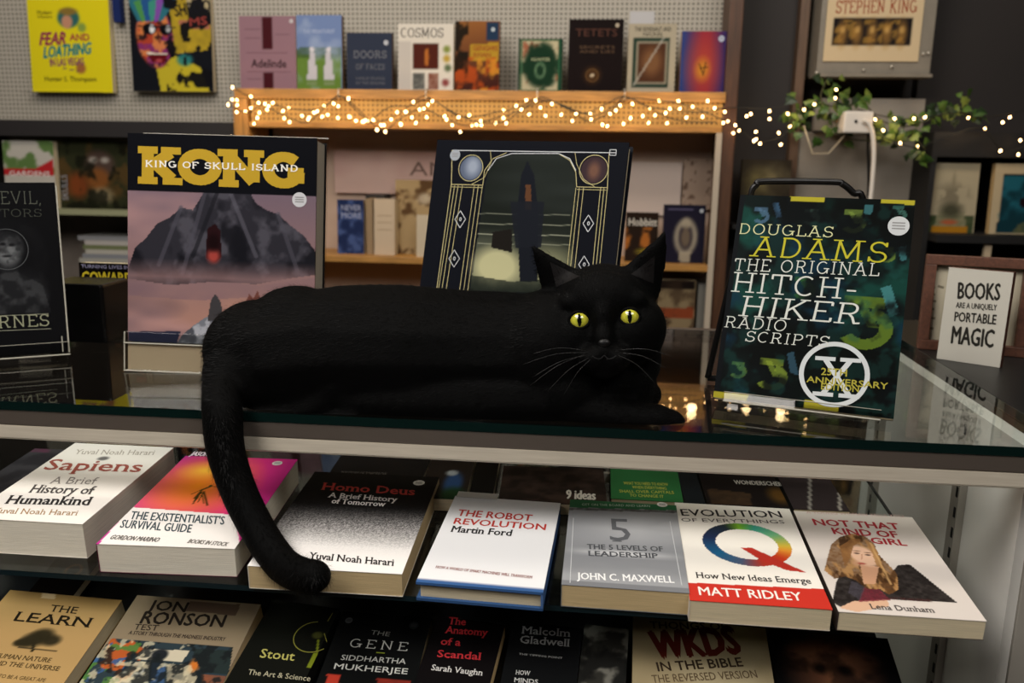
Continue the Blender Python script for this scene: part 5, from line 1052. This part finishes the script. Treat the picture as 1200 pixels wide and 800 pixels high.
for i, (x, y) in enumerate(BP):
    Y = 2.222 + rr.uniform(-.012, .012) if x < 848 else 2.24 + rr.uniform(-.01, .02)
    o = bpy.data.objects.new('bulb', bulb); COL.objects.link(o); o.location = atY(x, y, Y); o.rotation_euler = (rr.uniform(-.8, .8), rr.uniform(-.8, .8), 0); fp(o); BP[i] = (x, y, Y)
S1_ = [(275, 104), (300, 118), (335, 136), (360, 143), (385, 122), (398, 112), (420, 128), (438, 143), (465, 135), (487, 118), (500, 113), (530, 131), (560, 143), (590, 143), (610, 130), (628, 117), (640, 115), (680, 133), (710, 122), (732, 113), (760, 125), (800, 130), (830, 131), (852, 126), (900, 127), (930, 122)]
S2_ = [(268, 122), (290, 132), (310, 122), (345, 128), (372, 128), (400, 113), (412, 124), (432, 142), (452, 152), (470, 138), (495, 128), (520, 138), (545, 147), (575, 140), (600, 133), (640, 118), (670, 128), (700, 135), (735, 116), (770, 118), (800, 122), (846, 140), (870, 155), (890, 166), (915, 160), (930, 145)]
S3_ = [(430, 146), (455, 126), (480, 124), (505, 116), (540, 137), (580, 132), (612, 124), (628, 116), (665, 125), (690, 142), (720, 128), (735, 114), (790, 140), (840, 143)]
S4_ = [(1005, 128), (1050, 139), (1085, 137), (1120, 132), (1140, 137), (1170, 135), (1205, 128)]; S5_ = [(1010, 150), (1055, 168), (1076, 172), (1110, 160), (1150, 150), (1175, 176), (1205, 170)]; S6_ = [(273, 100), (272, 60), (290, 20), (292, -10)]
for S in (S1_, S2_, S3_, S4_, S5_): fp(tube('wire', smooth_path([atY(x, y, 2.226 if x < 848 else 2.25) for x, y in S], 5), .0014, WIREM, None, 5))
for x in (398, 500, 630, 732): p = atY(x, 104, 2.24); fp(tube('hook', [(p.x, 2.2495, p.z), (p.x, 2.228, p.z), (p.x, 2.226, p.z - .025)], .0015, mat('bright_screw'), None, 5))
for i in range(0, 13):
    x = 280 + i * 46 if i < 13 else 0; y = 128 + 6 * math.sin(i * 2.1); l = bpy.data.lights.new('fairy_glow', 'POINT'); l.energy = .075; l.color = (1, .70, .36); l.shadow_soft_size = .012
    o = bpy.data.objects.new('fairy_glow', l); COL.objects.link(o); o.location = atY(x, y, 2.205)
for (x, y) in ((900, 140), (945, 130), (1050, 145), (1140, 148)):
    l = bpy.data.lights.new('fairy_glow', 'POINT'); l.energy = .08; l.color = (1, .66, .34); l.shadow_soft_size = .012; o = bpy.data.objects.new('fairy_glow', l); COL.objects.link(o); o.location = atY(x, y, 2.215)
# ================================================================== the cat
def evaluated_solid(bm_list_fn, voxel, smooth_it):
    bm = bmesh.new(); bm_list_fn(bm); me = bpy.data.meshes.new('tmp'); bm.to_mesh(me); bm.free(); o = bpy.data.objects.new('tmp', me); COL.objects.link(o)
    r = o.modifiers.new('r', 'REMESH'); r.mode = 'VOXEL'; r.voxel_size = voxel; s = o.modifiers.new('s', 'SMOOTH'); s.factor = .5; s.iterations = smooth_it
    dg = bpy.context.evaluated_depsgraph_get(); dg.update(); out = bpy.data.meshes.new_from_object(o.evaluated_get(dg)); bpy.data.objects.remove(o); return out
def ball(bm, c, r, M=None):
    rr_ = r if isinstance(r, (tuple, list)) else (r, r, r)
    T = Matrix.Translation(Vector(c)) @ (M.to_4x4() if M else Matrix.Identity(4)) @ Matrix.Diagonal((*rr_, 1))
    bmesh.ops.create_icosphere(bm, subdivisions=3, radius=1, matrix=T)
def limb(bm, pts, rad, n=7, flat=1.0):
    P = smooth_path(pts, n); N = len(P) - 1
    for i, p in enumerate(P):
        t = i / N * (len(rad) - 1); k = min(int(t), len(rad) - 2); r = rad[k] + (rad[k + 1] - rad[k]) * (t - k)
        bmesh.ops.create_icosphere(bm, subdivisions=2, radius=r, matrix=Matrix.Translation(p) @ Matrix.Diagonal((1, 1, flat, 1)))
HC = atY(707, 374, .885)
hf = (CO - HC).normalized(); hf = (hf + Vector((0, 0, -.10))).normalized()
hx = Vector((0, 0, 1)).cross(-hf).normalized() * -1; hx = hf.cross(Vector((0, 0, 1))).normalized() * -1
hz = hx.cross(-hf).normalized() if hx.cross(-hf).z > 0 else -hx.cross(-hf).normalized()
if hx.x < 0: hx = -hx
roll = math.radians(4.0); hx, hz = hx * math.cos(roll) + hz * math.sin(roll), hz * math.cos(roll) - hx * math.sin(roll)
HB_ = Matrix((hx, -hf, hz)).transposed()           # local x right, y away from the camera, z up
def H(x, y, z): return HC + HB_ @ Vector((x, y, z))
def hball(bm, x, y, z, r): ball(bm, H(x, y, z), r, HB_)

def ear(bm, tip, inner, outer, back):
    tip, inner, outer, back = [H(*p) for p in (tip, inner, outer, back)]
    # filled wedge of shrinking ellipses from the base to the tip
    for i in range(15):
        t = i / 14; a = inner.lerp(tip, t); c_ = outer.lerp(tip, t ** .92) + (outer - inner).normalized() * .0035 * math.sin(math.pi * t); m_ = (a + c_) / 2; hw = (a - c_).length / 2 + .0012; d = (a - c_).normalized()
        n = d.cross((tip - (inner + outer) / 2).normalized()).normalized(); q = d.cross(n)
        M = Matrix((d, n, q)).transposed(); ball(bm, m_ + (back - (inner + outer) / 2) * (.5 * (1 - t)), (hw, .0042 + .004 * (1 - t), .006), M)

def body_fn(bm):
    A = atY
    # trunk
    limb(bm, [A(330, 418, .885), A(400, 410, .89), A(470, 410, .895), A(540, 412, .90), A(600, 412, .90), A(650, 415, .895)], [.066, .072, .073, .069, .066, .058], 6)
    ball(bm, A(305, 412, .885), (.062, .055, .058)); ball(bm, A(312, 432, .872), (.056, .05, .048)); ball(bm, A(280, 440, .86), (.038, .04, .042)); ball(bm, A(350, 400, .89), (.065, .055, .062))
    limb(bm, [A(340, 455, .868), A(450, 462, .87), A(560, 464, .87), A(640, 465, .868)], [.036, .044, .044, .038], 7)      # belly on the glass
    # haunch and hind leg
    ball(bm, A(345, 440, .853), (.058, .026, .045)); limb(bm, [A(395, 448, .850), A(370, 476, .845), A(320, 482, .845)], [.026, .020, .015], 6)
    limb(bm, [A(305, 481, .843), A(345, 484, .840), A(395, 487, .838), A(415, 488, .838)], [.013, .011, .012, .0125], 6)
    # shoulders, chest and neck
    ball(bm, A(640, 410, .885), (.060, .055, .062)); ball(bm, A(700, 440, .90), (.052, .048, .052)); limb(bm, [A(630, 400, .90), A(670, 395, .905), A(700, 385, .91)], [.056, .054, .05], 5)
    ball(bm, A(733, 452, .905), (.032, .04, .040)); ball(bm, A(745, 420, .915), (.028, .032, .040))
    ball(bm, A(650, 460, .862), (.050, .030, .036))
    # forelegs: one lies along the edge of the glass, the other is folded behind it
    limb(bm, [A(640, 468, .862), A(690, 482, .857), A(735, 489, .855), A(770, 492, .856)], [.028, .022, .0185, .0175], 6)
    limb(bm, [A(768, 491, .857), A(783, 493, .858), A(790, 494, .858)], [.0165, .0150, .0125], 4, .9)
    limb(bm, [A(690, 468, .90), A(725, 474, .905), A(748, 470, .91)], [.028, .023, .020], 5); ball(bm, A(757, 462, .912), (.0175, .019, .0155)); ball(bm, A(748, 450, .915), (.018, .02, .014))
    # tail
    limb(bm, [A(290, 428, .88), A(268, 440, .852), A(261, 462, .822), A(261, 490, .799), A(265, 530, .793), A(281, 578, .785), A(305, 625, .765), A(330, 660, .738), A(352, 673, .716), A(369, 675, .706)], [.031, .0250, .0215, .0208, .0200, .0190, .0180, .0175, .0172, .0160], 8)
    # head
    hball(bm, 0, .010, .008, (.056, .052, .050)); hball(bm, 0, -.018, .022, (.040, .030, .030)); 
    for s in (-1, 1):
        hball(bm, s * .032, -.006, -.010, (.033, .036, .036)); hball(bm, s * .027, -.026, -.012, (.024, .022, .026)); hball(bm, s * .0115, -.050, -.0335, (.0150, .0135, .0120))
        hball(bm, s * .026, -.026, .021, (.020, .014, .012)); hball(bm, s * .040, -.008, -.026, (.020, .026, .018))
    hball(bm, 0, -.034, .006, (.0125, .020, .024)); hball(bm, 0, -.047, -.014, (.0105, .014, .014)); hball(bm, 0, -.040, -.046, (.014, .0135, .0105)); hball(bm, 0, -.030, -.036, (.027, .022, .020))
    hball(bm, 0, -.060, -.0255, (.0058, .0045, .0040))
    ear(bm, (-.0705, .000, .0790), (-.014, -.004, .046), (-.0560, .010, .010), (-.036, .020, .028)); ear(bm, (.0660, .000, .0880), (.016, -.004, .048), (.0600, .010, .020), (.036, .020, .030))

CM = evaluated_solid(body_fn, .0031, 7)
FUR = mat('black_fur', '#040404', .7, spec=.06, bump=.5, bscale=900)
CM.name = 'black_cat'; CM.materials.clear(); CM.materials.append(FUR); CM.polygons.foreach_set('use_smooth', [True] * len(CM.polygons))
cr_ = root('cat', 'black cat with yellow green eyes lying on the glass counter, tail hanging over the books', 'cat', (-.2, .86, 0)); bpy.context.view_layer.update()
def kp(o): o.parent = cr_; o.matrix_parent_inverse = Matrix.Translation(-cr_.location); return o
# keep the underside on the glass
zmin = .0006
co = np.empty(len(CM.vertices) * 3); CM.vertices.foreach_get('co', co); co = co.reshape(-1, 3)
m_ = (co[:, 1] > .826) & (co[:, 2] < zmin); co[m_, 2] = zmin
CM.vertices.foreach_set('co', co.ravel()); CM.update()
body = kp(bpy.data.objects.new('body', CM)); COL.objects.link(body)

# short fur: single tapering strands following the coat
nv = len(CM.polygons); ar = np.empty(nv); CM.polygons.foreach_get('area', ar); ce = np.empty(nv * 3); CM.polygons.foreach_get('center', ce); ce = ce.reshape(-1, 3); no = np.empty(nv * 3); CM.polygons.foreach_get('normal', no); no = no.reshape(-1, 3)
NF = 60000; idx = RNG.choice(nv, NF, p=ar / ar.sum()); P_ = ce[idx] + RNG.normal(0, .0012, (NF, 3)); N_ = no[idx]
hc = np.array(HC); dh = np.linalg.norm(P_ - hc, axis=1); ishead = dh < .075; istail = (P_[:, 1] < .822) & (P_[:, 2] < .02)
flow = np.tile(np.array([-1, .05, -.25]), (NF, 1)); flow[ishead] = (P_[ishead] - np.array(H(0, -.07, -.02))); flow[istail] = np.array([.35, -.3, -1.])
flow -= N_ * (flow * N_).sum(1, keepdims=True); flow /= np.linalg.norm(flow, axis=1, keepdims=True) + 1e-6
Ln = np.where(ishead, .0028, np.where(istail, .0060, .0052)) * RNG.uniform(.6, 1.3, NF)
lift = np.where(istail, .75, .42); lift = np.where(ishead, .28, lift)
D_ = flow + N_ * lift[:, None] + RNG.normal(0, .18, (NF, 3)); D_ /= np.linalg.norm(D_, axis=1, keepdims=True); S_ = np.cross(D_, N_); S_ /= np.linalg.norm(S_, axis=1, keepdims=True) + 1e-6
wd = .00022; B_ = P_ - N_ * .0006; Tp = B_ + D_ * (Ln + .0006)[:, None]
keep = ~((Tp[:, 2] < .0004) & (P_[:, 1] > .826)); B_, Tp, S_ = B_[keep], Tp[keep], S_[keep]; n_ = len(B_)
V = np.stack([B_ - S_ * wd, B_ + S_ * wd, Tp], 1).reshape(-1, 3); fm = bpy.data.meshes.new('fur'); fm.vertices.add(len(V)); fm.vertices.foreach_set('co', V.ravel()); fm.loops.add(3 * n_); fm.loops.foreach_set('vertex_index', np.arange(3 * n_)); fm.polygons.add(n_); fm.polygons.foreach_set('loop_start', np.arange(0, 3 * n_, 3)); fm.polygons.foreach_set('loop_total', np.full(n_, 3)); fm.update(); fm.validate()
fm.materials.append(mat('black_hair', '#040303', .5, spec=.10)); fo = kp(bpy.data.objects.new('fur', fm)); COL.objects.link(fo); fo['kind'] = 'stuff'

# eyes: iris and slit pupil are the surface of the ball
def eye_mat():
    mt = bpy.data.materials.new('cat_eye'); mt.use_nodes = True; nt = mt.node_tree; bs = nt.nodes['Principled BSDF']; tc = nt.nodes.new('ShaderNodeTexCoord'); sp = nt.nodes.new('ShaderNodeSeparateXYZ'); nt.links.new(tc.outputs['Object'], sp.inputs[0])
    def mth(op, a, b=None):
        n = nt.nodes.new('ShaderNodeMath'); n.operation = op
        for i, v in enumerate((a, b)):
            if v is None: continue
            if isinstance(v, (int, float)): n.inputs[i].default_value = v
            else: nt.links.new(v, n.inputs[i])
        return n.outputs[0]
    px_ = mth('POWER', mth('DIVIDE', mth('ABSOLUTE', sp.outputs['X']), .0021), 2); pz_ = mth('POWER', mth('DIVIDE', mth('ABSOLUTE', sp.outputs['Z']), .0064), 2); pup = mth('LESS_THAN', mth('ADD', px_, pz_), 1.0)
    rr_ = mth('SQRT', mth('ADD', mth('POWER', mth('ABSOLUTE', sp.outputs['X']), 2), mth('POWER', mth('ABSOLUTE', sp.outputs['Z']), 2)))
    cr = nt.nodes.new('ShaderNodeValToRGB'); nt.links.new(mth('DIVIDE', rr_, .0105), cr.inputs[0]); e = cr.color_ramp.elements
    e[0].position = .15; e[0].color = (*lin('#8f9a30'), 1); e[1].position = .92; e[1].color = (*lin('#2a2a10'), 1)
    k = cr.color_ramp.elements.new(.5); k.color = (*lin('#c9c640'), 1); k = cr.color_ramp.elements.new(.8); k.color = (*lin('#b5ad35'), 1)
    nz = nt.nodes.new('ShaderNodeTexNoise'); nz.inputs['Scale'].default_value = 700; mx = nt.nodes.new('ShaderNodeMix'); mx.data_type = 'RGBA'; mx.blend_type = 'MULTIPLY'; mx.inputs['Factor'].default_value = .5
    nt.links.new(tc.outputs['Object'], nz.inputs[0]); nt.links.new(cr.outputs[0], mx.inputs['A']); nt.links.new(nz.outputs['Color'], mx.inputs['B'])
    m2 = nt.nodes.new('ShaderNodeMix'); m2.data_type = 'RGBA'; nt.links.new(pup, m2.inputs['Factor']); nt.links.new(cr.outputs[0], m2.inputs['A']); m2.inputs['B'].default_value = (.002, .002, .002, 1)
    nt.links.new(m2.outputs['Result'], bs.inputs['Base Color']); bs.inputs['Roughness'].default_value = .12; bs.inputs['Coat Weight'].default_value = 1; bs.inputs['Coat Roughness'].default_value = .02; return mt
EM = eye_mat()
from mathutils.bvhtree import BVHTree
bvh = BVHTree.FromPolygons([v.co for v in CM.vertices], [tuple(p.vertices) for p in CM.polygons])
for (x, y) in EYES_PX if 'EYES_PX' in globals() else ((679, 375), (738, 371)):
    d = ray(x, y).normalized(); hit = bvh.ray_cast(CO, d); R = .0106; P = hit[0] + d * (R * .50)
    bm = bmesh.new(); bmesh.ops.create_uvsphere(bm, u_segments=32, v_segments=24, radius=R); o = kp(bmobj('eye', bm, EM, None, True))
    dirv = (CO - P).normalized(); q = dirv.to_track_quat('-Y', 'Z'); o.matrix_basis = Matrix.Translation(P) @ q.to_matrix().to_4x4() @ Matrix.Rotation(roll * -1, 4, 'Y')
    # lids: a dark rim around the eye opening
    bm = bmesh.new(); n = 28; rp = []
    for i in range(n + 1):
        a = 2 * math.pi * i / n; rx, rz = .0100, .0084 * (1 - .10 * math.cos(a) ** 2); p2 = Vector((math.cos(a) * rx, -math.sqrt(max(1e-9, R * R * 1.06 - rx * rx * math.cos(a) ** 2 - rz * rz * math.sin(a) ** 2)), math.sin(a) * rz)); rp.append(p2)
    tube_bm(bm, rp, .0017, 7); l_ = bmobj('eyelid', bm, FUR, None, True); l_.parent = o
# nose leather
bm = bmesh.new(); bmesh.ops.create_uvsphere(bm, u_segments=16, v_segments=10, radius=1); hit = bvh.ray_cast(CO, ray(708, 402).normalized())
for v in bm.verts: w_ = 1 - .45 * max(0, -v.co.z); v.co = Vector((v.co.x * .0062 * w_, v.co.y * .0028, v.co.z * .0042))
nz_ = kp(bmobj('nose', bm, mat('black_nose_leather', '#0b0a0b', .45, spec=.3), None, True)); nz_.matrix_basis = Matrix.Translation(hit[0]) @ HB_.to_4x4()
# mouth line
bm = bmesh.new(); mp_ = []
for (x, y) in ((694, 417), (699, 420), (704, 420), (708, 416.5), (712, 420), (717, 420), (722, 417)):
    h_ = bvh.ray_cast(CO, ray(x, y).normalized()); mp_.append(h_[0])
tube_bm(bm, smooth_path(mp_, 3), .0006, 5); kp(bmobj('mouth', bm, mat('mouth_line', '#020202', .9), None, True))
# whiskers
WM = mat('whisker', '#252423', .4); bm = bmesh.new(); bm2 = bmesh.new()
for s, B, starts in ((-1, bm, ((690, 413), (688, 416), (690, 419), (687, 411), (692, 421), (686, 415))), (1, bm2, ((724, 410), (726, 413), (724, 416)))):
    for i, (x, y) in enumerate(starts):
        p0 = bvh.ray_cast(CO, ray(x, y).normalized())[0]; ang = math.radians((-4, -16, -34, 4, -48, -24)[i]); L = (.064, .056, .050, .052, .040, .06)[i] * (1 if s < 0 else .85)
        dv = HB_ @ Vector((s * math.cos(ang), -.25, math.sin(ang))); mid = p0 + dv * L * .5 + Vector((0, 0, .003)); end = p0 + dv * L + Vector((0, .004, -.004)); tube_bm(B, smooth_path([p0, mid, end], 4), [.00020] * 5 + [.00016] * 3 + [.00008], 4)
for B in (bm, bm2): kp(bmobj('whiskers', B, WM, None, True))
# inner ears: slightly lighter skin hollow
for (q0, q1, q2) in (((641, 303), (650, 340), (684, 324)), ((770, 295), (735, 322), (768, 336))):
    g = [];
    for i in range(6):
        for j in range(6 - i):
            u, v_ = i / 5, j / 5; x = q0[0] * (1 - u - v_) + q1[0] * u + q2[0] * v_; y = q0[1] * (1 - u - v_) + q1[1] * u + q2[1] * v_; cxm, cym = sum(p[0] for p in (q0, q1, q2)) / 3, sum(p[1] for p in (q0, q1, q2)) / 3
            x = cxm + (x - cxm) * .80; y = cym + (y - cym) * .80; h_ = bvh.ray_cast(CO, ray(x, y).normalized()); g.append(((i, j), h_[0] + (CO - h_[0]).normalized() * .0006 if h_[0] else None))
    ix = {k: n for n, (k, p) in enumerate(g)}; F = []
    for (i, j) in ix:
        for tri in (((i, j), (i + 1, j), (i, j + 1)), ((i + 1, j), (i + 1, j + 1), (i, j + 1))):
            if all(t in ix and g[ix[t]][1] is not None for t in tri): F.append(tuple(ix[t] for t in tri))
    Pm = [p if p is not None else Vector((0, .9, 0)) for k, p in g]; zs_ = [p.y for p in Pm]
    if max(zs_) - min(zs_) < .08: kp(meshobj('inner_ear', Pm, F, mat('ear_skin', '#0d0a0a', .7, spec=.2), None, True))
